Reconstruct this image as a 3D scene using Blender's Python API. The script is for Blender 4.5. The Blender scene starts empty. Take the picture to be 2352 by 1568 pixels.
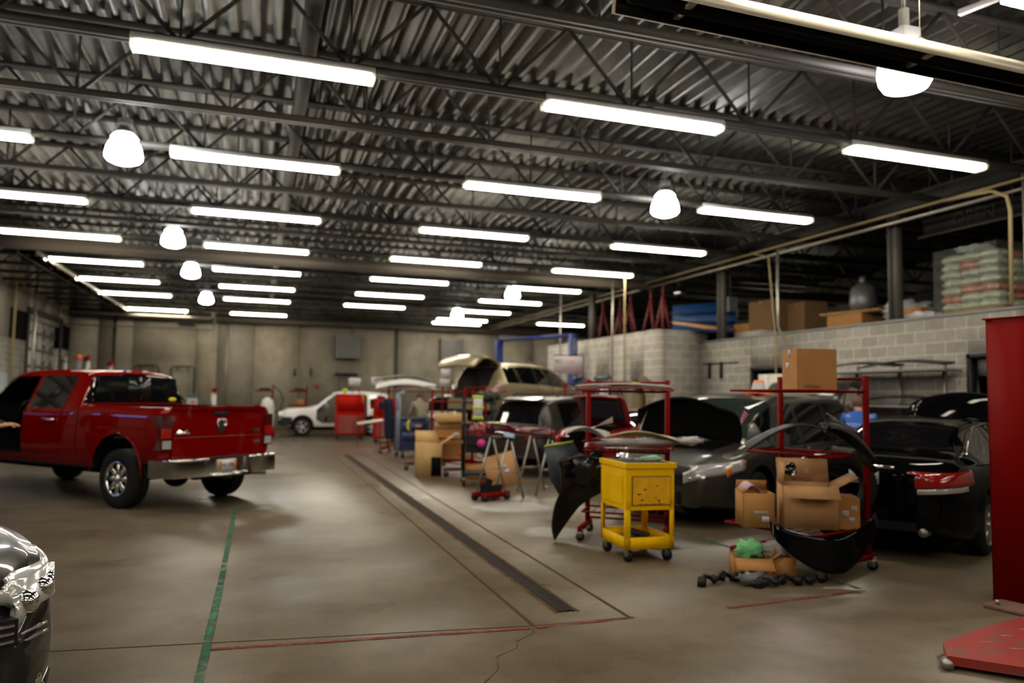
import bpy, bmesh, math, random
from mathutils import Vector, Matrix, Euler
random.seed(7)
scene = bpy.context.scene
COL = scene.collection
R_ = math.radians
# ---------------------------------------------------------------- camera
YAW, PITCH, ROLL, FPX, CAMZ = R_(18.47), R_(4.08), R_(0.9), 1744.0, 1.65
cF = Vector((math.sin(YAW)*math.cos(PITCH), math.cos(YAW)*math.cos(PITCH), math.sin(PITCH)))
cR = Vector((math.cos(YAW), -math.sin(YAW), 0)); cU = cR.cross(cF)
cR, cU = cR*math.cos(ROLL)+cU*math.sin(ROLL), cU*math.cos(ROLL)-cR*math.sin(ROLL)
cam = bpy.data.cameras.new('camera'); camo = bpy.data.objects.new('camera', cam); COL.objects.link(camo)
camo.matrix_world = Matrix(((cR.x,cU.x,-cF.x,0),(cR.y,cU.y,-cF.y,0),(cR.z,cU.z,-cF.z,CAMZ),(0,0,0,1)))
cam.sensor_width = 36; cam.lens = FPX*36/2352; cam.clip_end = 200; cam.clip_start = .05
cam.dof.use_dof = True; cam.dof.focus_distance = 4.2; cam.dof.aperture_fstop = 1.15
scene.camera = camo
# ---------------------------------------------------------------- world and exposure
w = bpy.data.worlds.new('world'); scene.world = w; w.use_nodes = True
w.node_tree.nodes['Background'].inputs[0].default_value = (0.7,0.65,0.6,1)
w.node_tree.nodes['Background'].inputs[1].default_value = 0.02
vs = scene.view_settings; vs.view_transform = 'Standard'; vs.look = 'None'; vs.gamma = 1; vs.use_curve_mapping = False
vs.exposure = 0.6
TUBE_POWER, BAY_POWER = 20.0, 18.0
# ---------------------------------------------------------------- materials
MATS = {}
def mat(name, col, rough=.6, metal=0., coat=0., emit=0., emcol=None, alpha_mix=None, bump=None, noise=None, spec=None):
    if name in MATS: return MATS[name]
    m = bpy.data.materials.new(name); m.use_nodes = True; nt = m.node_tree; b = nt.nodes['Principled BSDF']
    b.inputs['Base Color'].default_value = (*col,1); b.inputs['Roughness'].default_value = rough
    b.inputs['Metallic'].default_value = metal
    if coat: b.inputs['Coat Weight'].default_value = coat; b.inputs['Coat Roughness'].default_value = .04
    if spec is not None: b.inputs['Specular IOR Level'].default_value = spec
    if emit:
        b.inputs['Emission Color'].default_value = (*(emcol or col),1); b.inputs['Emission Strength'].default_value = emit
    if noise:
        sc, amt = noise
        tc = nt.nodes.new('ShaderNodeTexCoord'); n = nt.nodes.new('ShaderNodeTexNoise'); n.inputs['Scale'].default_value = sc; n.inputs['Detail'].default_value = 4
        r = nt.nodes.new('ShaderNodeValToRGB'); r.color_ramp.elements[0].position=.3; r.color_ramp.elements[1].position=.7
        r.color_ramp.elements[0].color = (*[max(0,c*(1-amt)) for c in col],1); r.color_ramp.elements[1].color = (*[min(1,c*(1+amt)) for c in col],1)
        nt.links.new(tc.outputs['Object'], n.inputs['Vector']); nt.links.new(n.outputs['Fac'], r.inputs[0]); nt.links.new(r.outputs[0], b.inputs['Base Color'])
    if bump:
        sc, st = bump
        tc = nt.nodes.new('ShaderNodeTexCoord'); n = nt.nodes.new('ShaderNodeTexNoise'); n.inputs['Scale'].default_value = sc
        bp = nt.nodes.new('ShaderNodeBump'); bp.inputs['Strength'].default_value = st; bp.inputs['Distance'].default_value=.02
        nt.links.new(tc.outputs['Object'], n.inputs['Vector']); nt.links.new(n.outputs['Fac'], bp.inputs['Height']); nt.links.new(bp.outputs[0], b.inputs['Normal'])
    if alpha_mix is not None:
        tr = nt.nodes.new('ShaderNodeBsdfTransparent'); mx = nt.nodes.new('ShaderNodeMixShader'); mx.inputs[0].default_value = alpha_mix
        tr.inputs[0].default_value = (.75,.85,.78,1)
        nt.links.new(b.outputs[0], mx.inputs[1]); nt.links.new(tr.outputs[0], mx.inputs[2]); nt.links.new(mx.outputs[0], nt.nodes['Material Output'].inputs['Surface'])
    MATS[name] = m; return m
def paint(name, col, metal=.0, rough=.35, coat=.7): return mat(name, col, rough, metal, coat=coat, spec=(.25 if metal else 0.0))
M_black = mat('black_plastic', (.009,.009,.010), .45, spec=.3)
M_matte = mat('matte_black', (.004,.004,.004), .8, spec=.08)
M_rubber = mat('tyre_rubber', (.012,.012,.012), .8, spec=.2)
M_tint = mat('tinted_glass', (.004,.004,.005), .03, 0, spec=.6)
M_clear = mat('clear_car_glass', (.03,.045,.035), .03, 0, alpha_mix=.45, spec=.6)
M_chrome = mat('chrome', (.75,.75,.74), .09, 1)
M_alu = mat('wheel_alloy', (.5,.5,.49), .28, .9)
M_steelpaint = mat('joist_paint', (.05,.048,.042), .6, spec=.3)
M_beam = mat('beam_paint', (.085,.07,.055), .55)
M_white = mat('white_enamel', (.55,.55,.53), .4)
M_redlens = mat('red_lamp_lens', (.34,.008,.006), .12, coat=.8)
M_clearlens = mat('clear_lamp_lens', (.5,.5,.5), .12, .3, coat=.8)
M_orangelens = mat('amber_lamp_lens', (.75,.22,.03), .15, coat=.8)
M_rackred = mat('rack_red_paint', (.17,.002,.001), .55, spec=.05)
M_toolred = mat('tool_chest_red', (.38,.007,.003), .45, spec=.08)
M_yellow = mat('cart_yellow_paint', (1.0,.55,.0), .55, spec=.1, noise=(6,.10))
M_card = mat('cardboard', (.44,.205,.058), .85, noise=(5,.08))
M_card2 = mat('pale_cardboard', (.46,.245,.10), .85, noise=(5,.08))
M_ink = mat('printed_ink', (.03,.025,.02), .8)
M_paper = mat('white_paper', (.55,.52,.54), .8)
M_pink = mat('pink_marker', (.8,.2,.4), .7)
M_blue = mat('lift_blue_paint', (.008,.024,.15), .45)
M_navy = mat('navy_paint', (.01,.022,.07), .45)
M_steel = mat('bare_steel', (.35,.34,.32), .4, .8)
M_conduit = mat('conduit_metal', (.5,.47,.4), .35, .7)
M_brass = mat('yellow_gas_pipe', (.42,.33,.16), .5)
M_grey = mat('grey_enamel', (.2,.2,.2), .5)
M_orange = mat('safety_orange', (.85,.13,.02), .5)
def worn(name, col, keep):
    m = mat(name, col, .75, spec=.2); nt = m.node_tree
    tc = nt.nodes.new('ShaderNodeTexCoord'); n = nt.nodes.new('ShaderNodeTexNoise'); n.inputs['Scale'].default_value = 7; n.inputs['Detail'].default_value = 6
    mr = nt.nodes.new('ShaderNodeMapRange'); mr.inputs[1].default_value = .38; mr.inputs[2].default_value = .6; mr.inputs[3].default_value = .1; mr.inputs[4].default_value = keep
    nt.links.new(tc.outputs['Object'], n.inputs['Vector']); nt.links.new(n.outputs['Fac'], mr.inputs[0])
    nt.links.new(mr.outputs[0], nt.nodes['Principled BSDF'].inputs['Alpha']); return m
M_green = worn('green_tape', (.05,.17,.10), .9)
M_redtape = worn('red_tape', (.26,.07,.05), .75)
M_lime = mat('lime_tape', (.5,.7,.05), .6)
M_plasticfilm = mat('clear_film', (.6,.58,.58), .25, alpha_mix=.45)
M_skin = mat('skin', (.5,.25,.15), .6)
M_denim = mat('denim', (.035,.07,.12), .9)
M_wood = mat('plywood', (.5,.28,.1), .7, noise=(4,.2))
M_tube = mat('lit_tube_diffuser', (1,1,1), .5, emit=TUBE_POWER, emcol=(1,.90,.72))
M_bay = mat('lit_bay_glass', (1,1,1), .5, emit=BAY_POWER, emcol=(1,1,.97))
M_baywarm = mat('lit_opal_bowl', (1,1,1), .5, emit=BAY_POWER, emcol=(1,.9,.95))
M_sky = mat('daylight_pane', (.2,.3,.6), .2, emit=5, emcol=(.12,.3,1))
def nodes_of(name, rough=.7):
    m = bpy.data.materials.new(name); m.use_nodes = True; nt = m.node_tree; MATS[name]=m
    nt.nodes['Principled BSDF'].inputs['Roughness'].default_value = rough
    return m, nt, nt.nodes['Principled BSDF']
def N(nt, t, **kw):
    n = nt.nodes.new(t)
    for k,v in kw.items():
        if k in n.inputs: n.inputs[k].default_value = v
        else: setattr(n, k, v)
    return n
def ramp(nt, stops):
    r = nt.nodes.new('ShaderNodeValToRGB'); e = r.color_ramp.elements
    while len(e) < len(stops): e.new(.5)
    for i,(p,c) in enumerate(stops): e[i].position = p; e[i].color = (*c,1)
    return r
def mixc(nt, a, b, fac, mode='MULTIPLY'):
    n = nt.nodes.new('ShaderNodeMix'); n.data_type='RGBA'; n.blend_type = mode
    if isinstance(fac,(int,float)): n.inputs[0].default_value = fac
    else: nt.links.new(fac, n.inputs[0])
    nt.links.new(a, n.inputs[6]); nt.links.new(b, n.inputs[7]); return n.outputs[2]
# polished concrete floor with tyre marks and worn patches
M_floor, nt, b = nodes_of('sealed_concrete', .32)
tc = N(nt,'ShaderNodeTexCoord')
n1 = N(nt,'ShaderNodeTexNoise', Scale=.45, Detail=6.0, Roughness=.6); nt.links.new(tc.outputs['Object'], n1.inputs['Vector'])
r1 = ramp(nt, [(.3,(.125,.098,.066)),(.52,(.16,.127,.085)),(.72,(.20,.165,.115))]); nt.links.new(n1.outputs['Fac'], r1.inputs[0])
mp = N(nt,'ShaderNodeMapping'); mp.inputs['Scale'].default_value = (.9,1.5,1); mp.inputs['Rotation'].default_value=(0,0,.3); nt.links.new(tc.outputs['Object'], mp.inputs['Vector'])
n2 = N(nt,'ShaderNodeTexNoise', Scale=.8, Detail=2.5, Distortion=.3); nt.links.new(mp.outputs[0], n2.inputs['Vector'])
r2 = ramp(nt, [(.3,(.82,.8,.77)),(.6,(1,1,1))]); nt.links.new(n2.outputs['Fac'], r2.inputs[0])
n3 = N(nt,'ShaderNodeTexNoise', Scale=40., Detail=3.0); nt.links.new(tc.outputs['Object'], n3.inputs['Vector'])
r3 = ramp(nt, [(.3,(.86,.86,.86)),(.7,(1,1,1))]); nt.links.new(n3.outputs['Fac'], r3.inputs[0])
c = mixc(nt, r1.outputs[0], r2.outputs[0], .8); c = mixc(nt, c, r3.outputs[0], 1.)
n4 = N(nt,'ShaderNodeTexNoise', Scale=2.6, Detail=5.0, Roughness=.6); nt.links.new(tc.outputs['Object'], n4.inputs['Vector'])
r4 = ramp(nt, [(.35,(.84,.83,.81)),(.6,(1.06,1.06,1.06))]); nt.links.new(n4.outputs['Fac'], r4.inputs[0]); c = mixc(nt, c, r4.outputs[0], 1.)
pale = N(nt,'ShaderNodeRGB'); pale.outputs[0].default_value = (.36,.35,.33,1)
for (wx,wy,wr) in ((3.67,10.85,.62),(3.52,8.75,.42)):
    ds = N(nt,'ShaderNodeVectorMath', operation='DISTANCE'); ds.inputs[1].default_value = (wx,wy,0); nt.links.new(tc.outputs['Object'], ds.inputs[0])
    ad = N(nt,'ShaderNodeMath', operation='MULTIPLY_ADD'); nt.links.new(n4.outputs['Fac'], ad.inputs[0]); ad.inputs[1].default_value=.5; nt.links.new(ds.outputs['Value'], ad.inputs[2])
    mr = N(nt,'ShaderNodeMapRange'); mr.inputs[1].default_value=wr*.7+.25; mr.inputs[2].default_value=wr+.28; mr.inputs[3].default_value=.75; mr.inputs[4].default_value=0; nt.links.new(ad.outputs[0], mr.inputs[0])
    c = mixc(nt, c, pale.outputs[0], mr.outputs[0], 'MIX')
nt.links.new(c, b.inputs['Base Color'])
rr = N(nt,'ShaderNodeMapRange'); rr.inputs[1].default_value=.3; rr.inputs[2].default_value=.7; rr.inputs[3].default_value=.27; rr.inputs[4].default_value=.36
nt.links.new(n2.outputs['Fac'], rr.inputs[0]); nt.links.new(rr.outputs[0], b.inputs['Roughness'])
b.inputs['Specular IOR Level'].default_value = .35
# precast concrete
def precast(name, k):
    m, nt, b = nodes_of(name, .85)
    tc = N(nt,'ShaderNodeTexCoord')
    mp = N(nt,'ShaderNodeMapping'); mp.inputs['Scale'].default_value = (.8,.8,.12); nt.links.new(tc.outputs['Object'], mp.inputs['Vector'])
    n1 = N(nt,'ShaderNodeTexNoise', Scale=1.0, Detail=5.0); nt.links.new(mp.outputs[0], n1.inputs['Vector'])
    r1 = ramp(nt, [(.3,(.30*k,.26*k,.19*k)),(.5,(.40*k,.36*k,.28*k)),(.7,(.48*k,.44*k,.36*k))]); nt.links.new(n1.outputs['Fac'], r1.inputs[0])
    n2 = N(nt,'ShaderNodeTexNoise', Scale=2.2, Detail=6.0); nt.links.new(tc.outputs['Object'], n2.inputs['Vector'])
    r2 = ramp(nt, [(.3,(.8,.79,.77)),(.65,(1,1,1))]); nt.links.new(n2.outputs['Fac'], r2.inputs[0])
    nt.links.new(mixc(nt, r1.outputs[0], r2.outputs[0], 1.), b.inputs['Base Color'])
    return m
M_precast = precast('precast_concrete', 1.0); M_precast2 = precast('precast_concrete_light', 1.18); M_precast3 = precast('precast_concrete_dark', .82)
def cmu(name, axis, k=1.):
    m, nt, b = nodes_of(name, .9)
    tc = N(nt,'ShaderNodeTexCoord'); sp = N(nt,'ShaderNodeSeparateXYZ'); cb = N(nt,'ShaderNodeCombineXYZ')
    nt.links.new(tc.outputs['Object'], sp.inputs[0]); nt.links.new(sp.outputs[axis], cb.inputs[0]); nt.links.new(sp.outputs[2], cb.inputs[1])
    br = N(nt,'ShaderNodeTexBrick'); br.inputs['Scale'].default_value=1; br.inputs['Mortar Size'].default_value=.012; br.inputs['Mortar Smooth'].default_value=.2
    br.inputs['Brick Width'].default_value=.4064; br.inputs['Row Height'].default_value=.2032
    br.inputs['Color1'].default_value=(.29*k,.265*k,.23*k,1); br.inputs['Color2'].default_value=(.36*k,.335*k,.295*k,1); br.inputs['Mortar'].default_value=(.47*k,.45*k,.41*k,1)
    nt.links.new(cb.outputs[0], br.inputs['Vector'])
    n2 = N(nt,'ShaderNodeTexNoise', Scale=12., Detail=4.0); nt.links.new(tc.outputs['Object'], n2.inputs['Vector'])
    r2 = ramp(nt, [(.3,(.82,.82,.82)),(.7,(1,1,1))]); nt.links.new(n2.outputs['Fac'], r2.inputs[0])
    nt.links.new(mixc(nt, br.outputs['Color'], r2.outputs[0], 1.), b.inputs['Base Color'])
    return m
M_cmuX = cmu('concrete_block_long', 1); M_cmuY = cmu('concrete_block_cross', 0, .8); M_cmuL = cmu('painted_block', 1, 1.15)
# galvanised roof deck
M_deck, nt, b = nodes_of('galvanised_deck', .38); b.inputs['Metallic'].default_value=.85
tc = N(nt,'ShaderNodeTexCoord'); n1 = N(nt,'ShaderNodeTexNoise', Scale=1.2, Detail=5.0, Roughness=.65); nt.links.new(tc.outputs['Object'], n1.inputs['Vector'])
r1 = ramp(nt, [(.3,(.055,.055,.05)),(.7,(.15,.15,.138))]); nt.links.new(n1.outputs['Fac'], r1.inputs[0]); nt.links.new(r1.outputs[0], b.inputs['Base Color'])
# bright dirty red steel of the lift ramp
M_ramp, nt, b = nodes_of('scuffed_red_steel', .4)
tc = N(nt,'ShaderNodeTexCoord'); n1 = N(nt,'ShaderNodeTexNoise', Scale=9., Detail=8.0, Roughness=.7); nt.links.new(tc.outputs['Object'], n1.inputs['Vector'])
r1 = ramp(nt, [(.35,(.12,.09,.075)),(.5,(.3,.03,.025)),(.75,(.36,.03,.02))]); nt.links.new(n1.outputs['Fac'], r1.inputs[0]); nt.links.new(r1.outputs[0], b.inputs['Base Color'])
M_grate = mat('drain_grate_rust', (.032,.024,.018), .75, noise=(1,.2))
M_joint = mat('floor_joint_filler', (.09,.052,.02), .9)
# ---------------------------------------------------------------- mesh builder
def sharpen(bm, ang=35):
    a = R_(ang)
    for f in bm.faces: f.smooth = True
    for e in bm.edges:
        if len(e.link_faces) == 2:
            e.smooth = e.calc_face_angle(0) < a
        else: e.smooth = False
class MB:
    def __init__(s): s.bm = bmesh.new(); s.mi = 0
    def _f(s, vs):
        try:
            f = s.bm.faces.new(vs); f.material_index = s.mi; return f
        except ValueError: return None
    def box(s, c, d, rot=None, taper=1.0):
        M = Matrix.Translation(Vector(c)) @ ((Euler(rot).to_matrix() if isinstance(rot, tuple) else rot).to_4x4() if rot is not None else Matrix.Identity(4))
        v = []
        for z in (-.5,.5):
            t = taper if z > 0 else 1
            for x,y in ((-.5,-.5),(.5,-.5),(.5,.5),(-.5,.5)):
                v.append(s.bm.verts.new(M @ Vector((x*d[0]*t, y*d[1]*t, z*d[2]))))
        for q in ((0,3,2,1),(4,5,6,7),(0,1,5,4),(1,2,6,5),(2,3,7,6),(3,0,4,7)): s._f([v[i] for i in q])
        return s
    def bx(s, x0,x1,y0,y1,z0,z1): return s.box(((x0+x1)/2,(y0+y1)/2,(z0+z1)/2),(x1-x0,y1-y0,z1-z0))
    def bar(s, p, q, wd, ht):
        p=Vector(p); q=Vector(q); d=q-p; L=d.length; r = d.to_track_quat('X','Z').to_matrix()
        return s.box((p+q)/2, (L,wd,ht), r)
    def tube(s, pts, r, n=8, cap=True):
        pts=[Vector(p) for p in pts]; rings=[]; rr = r if isinstance(r,(list,tuple)) else [r]*len(pts)
        up=None
        for i,p in enumerate(pts):
            d = (pts[min(i+1,len(pts)-1)]-pts[max(i-1,0)]).normalized()
            if up is None:
                up = Vector((0,0,1)) if abs(d.z)<.9 else Vector((1,0,0))
            a = d.cross(up)
            if a.length<1e-4: a = d.cross(Vector((1,0,0)))
            a.normalize(); b_ = a.cross(d).normalized(); up=b_
            rings.append([s.bm.verts.new(p+a*math.cos(t)*rr[i]+b_*math.sin(t)*rr[i]) for t in [2*math.pi*k/n for k in range(n)]])
        for i in range(len(rings)-1):
            for k in range(n): s._f([rings[i][k],rings[i][(k+1)%n],rings[i+1][(k+1)%n],rings[i+1][k]])
        if cap: s._f(rings[0][::-1]); s._f(rings[-1])
        return s
    def cyl(s, p, q, r, n=16, r2=None): return s.tube([p,q],[r, r if r2 is None else r2],n)
    def lathe(s, prof, n=24, M=None, a0=0, a1=2*math.pi):
        M = M or Matrix.Identity(4); full = abs(a1-a0-2*math.pi)<1e-6; rings=[]
        for (r,z) in prof:
            rings.append([s.bm.verts.new(M @ Vector((r*math.cos(a0+(a1-a0)*k/n), r*math.sin(a0+(a1-a0)*k/n), z))) for k in range(n if full else n+1)])
        for i in range(len(prof)-1):
            for k in range(n):
                k2=(k+1)%n if full else k+1
                s._f([rings[i][k],rings[i][k2],rings[i+1][k2],rings[i+1][k]])
        return s
    def prism(s, poly, axis, a, b):
        """closed outline poly (2D) extruded along axis from a to b"""
        def P(u,v,t): return {'x':(t,u,v),'y':(u,t,v),'z':(u,v,t)}[axis]
        A=[s.bm.verts.new(P(u,v,a)) for u,v in poly]; B=[s.bm.verts.new(P(u,v,b)) for u,v in poly]; n=len(poly)
        s._f(A[::-1]); s._f(B)
        for i in range(n): s._f([A[i],A[(i+1)%n],B[(i+1)%n],B[i]])
        return s
    def sphere(s, c, r, sc=(1,1,1), n=12):
        g = bmesh.ops.create_uvsphere(s.bm, u_segments=n, v_segments=max(6,n//2+2), radius=r, matrix=Matrix.Translation(Vector(c)) @ Matrix.Diagonal((*sc,1)))
        fs=set()
        for v in g['verts']:
            for f in v.link_faces: fs.add(f)
        for f in fs: f.material_index=s.mi
        return s
    def sheet(s, fn, nu, nv, thick=.004, M=None):
        """thin shell over fn(u,v)->(x,y,z), u,v in 0..1, given real thickness"""
        g=[[Vector(fn(i/nu,j/nv)) for j in range(nv+1)] for i in range(nu+1)]
        def nrm(i,j):
            a=g[min(i+1,nu)][j]-g[max(i-1,0)][j]; b_=g[i][min(j+1,nv)]-g[i][max(j-1,0)]; c=a.cross(b_)
            return c.normalized() if c.length>1e-9 else Vector((0,0,1))
        A=[[s.bm.verts.new(g[i][j]+nrm(i,j)*thick/2) for j in range(nv+1)] for i in range(nu+1)]
        B=[[s.bm.verts.new(g[i][j]-nrm(i,j)*thick/2) for j in range(nv+1)] for i in range(nu+1)]
        for i in range(nu):
            for j in range(nv):
                s._f([A[i][j],A[i+1][j],A[i+1][j+1],A[i][j+1]]); s._f([B[i][j],B[i][j+1],B[i+1][j+1],B[i+1][j]])
        for i in range(nu):
            s._f([A[i][0],B[i][0],B[i+1][0],A[i+1][0]]); s._f([A[i][nv],A[i+1][nv],B[i+1][nv],B[i][nv]])
        for j in range(nv):
            s._f([A[0][j],A[0][j+1],B[0][j+1],B[0][j]]); s._f([A[nu][j],B[nu][j],B[nu][j+1],A[nu][j+1]])
        return s
    def m(s, i): s.mi=i; return s
    def build(s, name, mats, parent=None, bevel=0, M=None, ang=35):
        if M is not None: s.bm.transform(M)
        if bevel:
            bmesh.ops.bevel(s.bm, geom=[e for e in s.bm.edges if len(e.link_faces)==2 and e.calc_face_angle(0)>.6], offset=bevel, segments=2, affect='EDGES', profile=.6)
        sharpen(s.bm, ang)
        me = bpy.data.meshes.new(name); s.bm.to_mesh(me); s.bm.free()
        for m_ in (mats if isinstance(mats,(list,tuple)) else [mats]): me.materials.append(m_)
        o = bpy.data.objects.new(name, me); COL.objects.link(o)
        if parent is not None: o.parent = parent
        return o
def tag(o, label, cat, group=None, kind=None):
    if label: o['label']=label
    if cat: o['category']=cat
    if group: o['group']=group
    if kind: o['kind']=kind
    return o
def thing(name, label, cat, loc=(0,0,0), rotz=0, group=None):
    o = bpy.data.objects.new(name, None); COL.objects.link(o); o.empty_display_size=.2
    o.location=loc; o.rotation_euler=(0,0,rotz); return tag(o,label,cat,group)
def struct(o): o['kind']='structure'; return o
def dup(root, loc=None, rotz=None, label=None, group=None):
    r = root.copy(); COL.objects.link(r)
    if loc is not None: r.location=loc
    if rotz is not None: r.rotation_euler=(0,0,rotz)
    if label: r['label']=label
    if group: r['group']=group
    def rec(a,b):
        for ch in a.children:
            c=ch.copy(); COL.objects.link(c); c.parent=b; rec(ch,c)
    rec(root,r); return r
def text(s, size, material, parent, M, depth=.002, name='lettering'):
    cu = bpy.data.curves.new(name,'FONT'); cu.body=s; cu.size=size; cu.extrude=depth; cu.align_x='CENTER'; cu.align_y='CENTER'
    t = bpy.data.objects.new(name,cu); COL.objects.link(t); bpy.context.view_layer.update()
    me = bpy.data.meshes.new_from_object(t.evaluated_get(bpy.context.evaluated_depsgraph_get()))
    bpy.data.objects.remove(t); me.materials.clear(); me.materials.append(material); me.transform(M)
    o = bpy.data.objects.new(name,me); COL.objects.link(o)
    if parent is not None: o.parent=parent
    return o
def facing(p, n, up=(0,0,1)):
    """matrix putting the XY plane of a text at p, facing along n"""
    n=Vector(n).normalized(); x=Vector(up).cross(n).normalized(); y=n.cross(x)
    return Matrix(((x.x,y.x,n.x,p[0]),(x.y,y.y,n.y,p[1]),(x.z,y.z,n.z,p[2]),(0,0,0,1)))
# ================================================================ THE BUILDING
def wallbox(name, x0,x1,y0,y1,z0,z1, m): return struct(MB().bx(x0,x1,y0,y1,z0,z1).build(name, m))
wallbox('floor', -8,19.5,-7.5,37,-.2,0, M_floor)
# back wall: precast panels side by side with dark joints
mb = MB(); x=-8.0; k=0
pw=[1.45,1.35,2.55,.9,1.55,2.0,2.4,2.0,1.55,1.45,2.3,1.9,2.4,2.3,2.4]
pm=[0,2,0,1,2,1,2,0,2,0,0,1,0,0,0]
for i,wd in enumerate(pw):
    mb.m(pm[i%15]); mb.bx(x, x+wd-.015, 36.5, 36.9, 0, 6.2); x+=wd
mb.m(3).bx(-8,19.5,36.6,36.95,0,6.2)
struct(mb.build('wall_back', [M_precast,M_precast2,M_precast3,M_matte]))
wallbox('wall_front', -8,19.5,-7.5,-7.2,0,6.2, M_precast3)
# left wall: block below, precast above, with an overhead door and a daylight window
mb=MB()
for (a,b_) in ((-7.5,11.8),(16.4,30.2),(34.6,36.5)): mb.m(0).bx(-8,-7.6,a,b_,0,3.25)
mb.m(0).bx(-8,-7.6,11.8,16.4,0,.05)
y=-7.5; i=0
while y<36.5:
    e=min(y+2.1,36.5)
    for a,b_ in ((y,e-.02),):
        if not (e>30.2 and y<34.6) and not (e>11.8 and y<16.4): mb.m(1+i%2).bx(-8,-7.62,a,b_,3.27,6.2)
        else: mb.m(1+i%2).bx(-8,-7.62,a,b_,4.25,6.2)
    y=e; i+=1
mb.m(3).bx(-8,-7.63,16.4,30.2,3.2,6.2).bx(-8,-7.63,-7.5,11.8,3.2,6.2).bx(-8,-7.63,34.6,36.5,3.2,6.2)
mb.m(1).bx(-8,-7.62,30.2,34.6,4.1,4.3).bx(-8,-7.62,11.8,16.4,4.1,4.3)
struct(mb.build('wall_left', [M_cmuL,M_precast,M_precast3,M_matte]))
M_door = mat('overhead_door_panel', (.5,.49,.45), .5)
def ohdoor(name, y0, y1, lit):
    d = struct(MB().bx(-7.86,-7.78,y0,y1,0.02,4.25).build(name, M_door))
    for k in range(7):
        r = MB().bx(-7.78,-7.72,y0+.05,y1-.05,.6*k+.02,.6*k+.10)
        for j in range(4): r.bx(-7.78,-7.715,y0+.5+j*1.1,y0+.62+j*1.1,.6*k+.1,.6*k+.6)
        r.build('panel_stile', M_steel, d)
    if lit:
        for j in range(2): MB().bx(-7.785,-7.76,y0+.5+j*2.0,y0+2.0+j*2.0,1.95,2.45).build('daylight_pane', M_sky, d)
ohdoor('door_1', 30.2, 34.6, False); ohdoor('door_2', 11.8, 16.4, True)
struct(MB().bx(-7.6,-7.54,29.98,30.2,0,4.3).bx(-7.6,-7.54,34.6,34.82,0,4.3).bx(-7.6,-7.54,29.98,34.82,4.25,4.45).build('trim_1', M_steelpaint))
# personnel doors painted on left wall
struct(MB().bx(-7.6,-7.55,27.2,28.2,0,2.15).bx(-7.55,-7.53,27.28,28.12,.02,2.07).build('door_3', mat('pale_door_grey',(.33,.35,.38),.5)))
o=MB().bx(-7.6,-7.3,28.7,29.4,1.0,2.0).bx(-7.3,-7.28,28.75,29.35,1.05,1.95).build('electrical_cabinet', mat('cabinet_grey',(.26,.27,.28),.5)); tag(o,'grey metal electrical cabinet on the left block wall behind the red pickup','cabinet')
# right block wall, mezzanine and office block
mb=MB()
XR=10.7
segs=[(-7.5,6.35),(9.1,9.1+.0)]
mb.bx(XR,XR+.25,-7.5,7.9,0,3.05).bx(XR,XR+.25,9.15,13.55,0,3.05).bx(XR,XR+.25,14.75,16.9,0,3.05).bx(XR,XR+.25,7.9,9.15,2.42,3.05).bx(XR,XR+.25,13.55,14.75,2.36,3.05)
struct(mb.build('wall_right', M_cmuX))
wallbox('trim_2', XR-.01,XR+.3,-7.5,16.9,3.05,3.1, M_grey)
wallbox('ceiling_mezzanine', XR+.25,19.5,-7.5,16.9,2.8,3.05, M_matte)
wallbox('wall_far_right', 19.5,19.8,-7.5,37,0,6.2, M_precast3)
# dark rooms seen through the doorways
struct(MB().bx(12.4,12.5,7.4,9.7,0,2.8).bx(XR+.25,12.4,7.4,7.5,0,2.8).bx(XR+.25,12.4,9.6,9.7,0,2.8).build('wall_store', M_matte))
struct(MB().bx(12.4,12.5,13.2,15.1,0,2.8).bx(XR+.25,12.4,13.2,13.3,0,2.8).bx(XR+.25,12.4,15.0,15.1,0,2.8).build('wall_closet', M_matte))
def frame(name, ya, yb, z): struct(MB().bx(XR-.02,XR+.12,ya,ya+.06,0,z).bx(XR-.02,XR+.12,yb-.06,yb,0,z).bx(XR-.02,XR+.12,ya,yb,z-.06,z).build(name, M_black))
frame('trim_3', 7.9,9.15,2.42); frame('trim_4',13.55,14.75,2.36)
o=MB().bx(XR+.1,XR+.35,8.0,9.05,2.08,2.34).build('rolled_door_housing', M_grey); tag(o,'grey rolled shutter housing at the top of the right doorway','shutter')
o=MB().bx(XR+.02,XR+.08,8.0,8.12,1.3,2.25).build('door_jamb_sign', M_white); tag(o,'narrow white strip beside the dark doorway near the red post','sign')
mb=MB().bx(9.5,9.75,16.9,17.6,0,3.38).bx(9.5,9.75,18.35,19.6,0,3.38).bx(9.5,9.75,17.6,18.35,2.1,3.38).bx(9.5,9.75,20.55,21.4,0,3.38).bx(9.5,9.75,19.6,20.55,2.2,3.38).bx(9.5,9.75,22.3,24.5,0,3.38).bx(9.5,9.75,21.4,22.3,0,.1).bx(9.5,9.75,21.4,22.3,2.25,3.38)
struct(mb.build('wall_office_front', cmu('pale_concrete_block',1,1.25)))
wallbox('wall_office_side', 9.75,10.95,16.9,17.15,0,3.38, M_cmuY)
wallbox('wall_office_side_far', 9.75,19.5,24.3,24.5,0,3.38, M_cmuY)
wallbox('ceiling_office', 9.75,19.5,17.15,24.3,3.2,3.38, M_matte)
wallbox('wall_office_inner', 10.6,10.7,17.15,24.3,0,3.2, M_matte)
struct(MB().bx(9.55,9.6,19.65,20.5,.02,2.15).build('door_4', mat('office_door_white',(.62,.66,.7),.4)))
struct(MB().bx(9.55,9.58,21.42,22.28,.1,2.22).build('window_1', mat('grey_office_glass',(.12,.16,.16),.1)))
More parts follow.
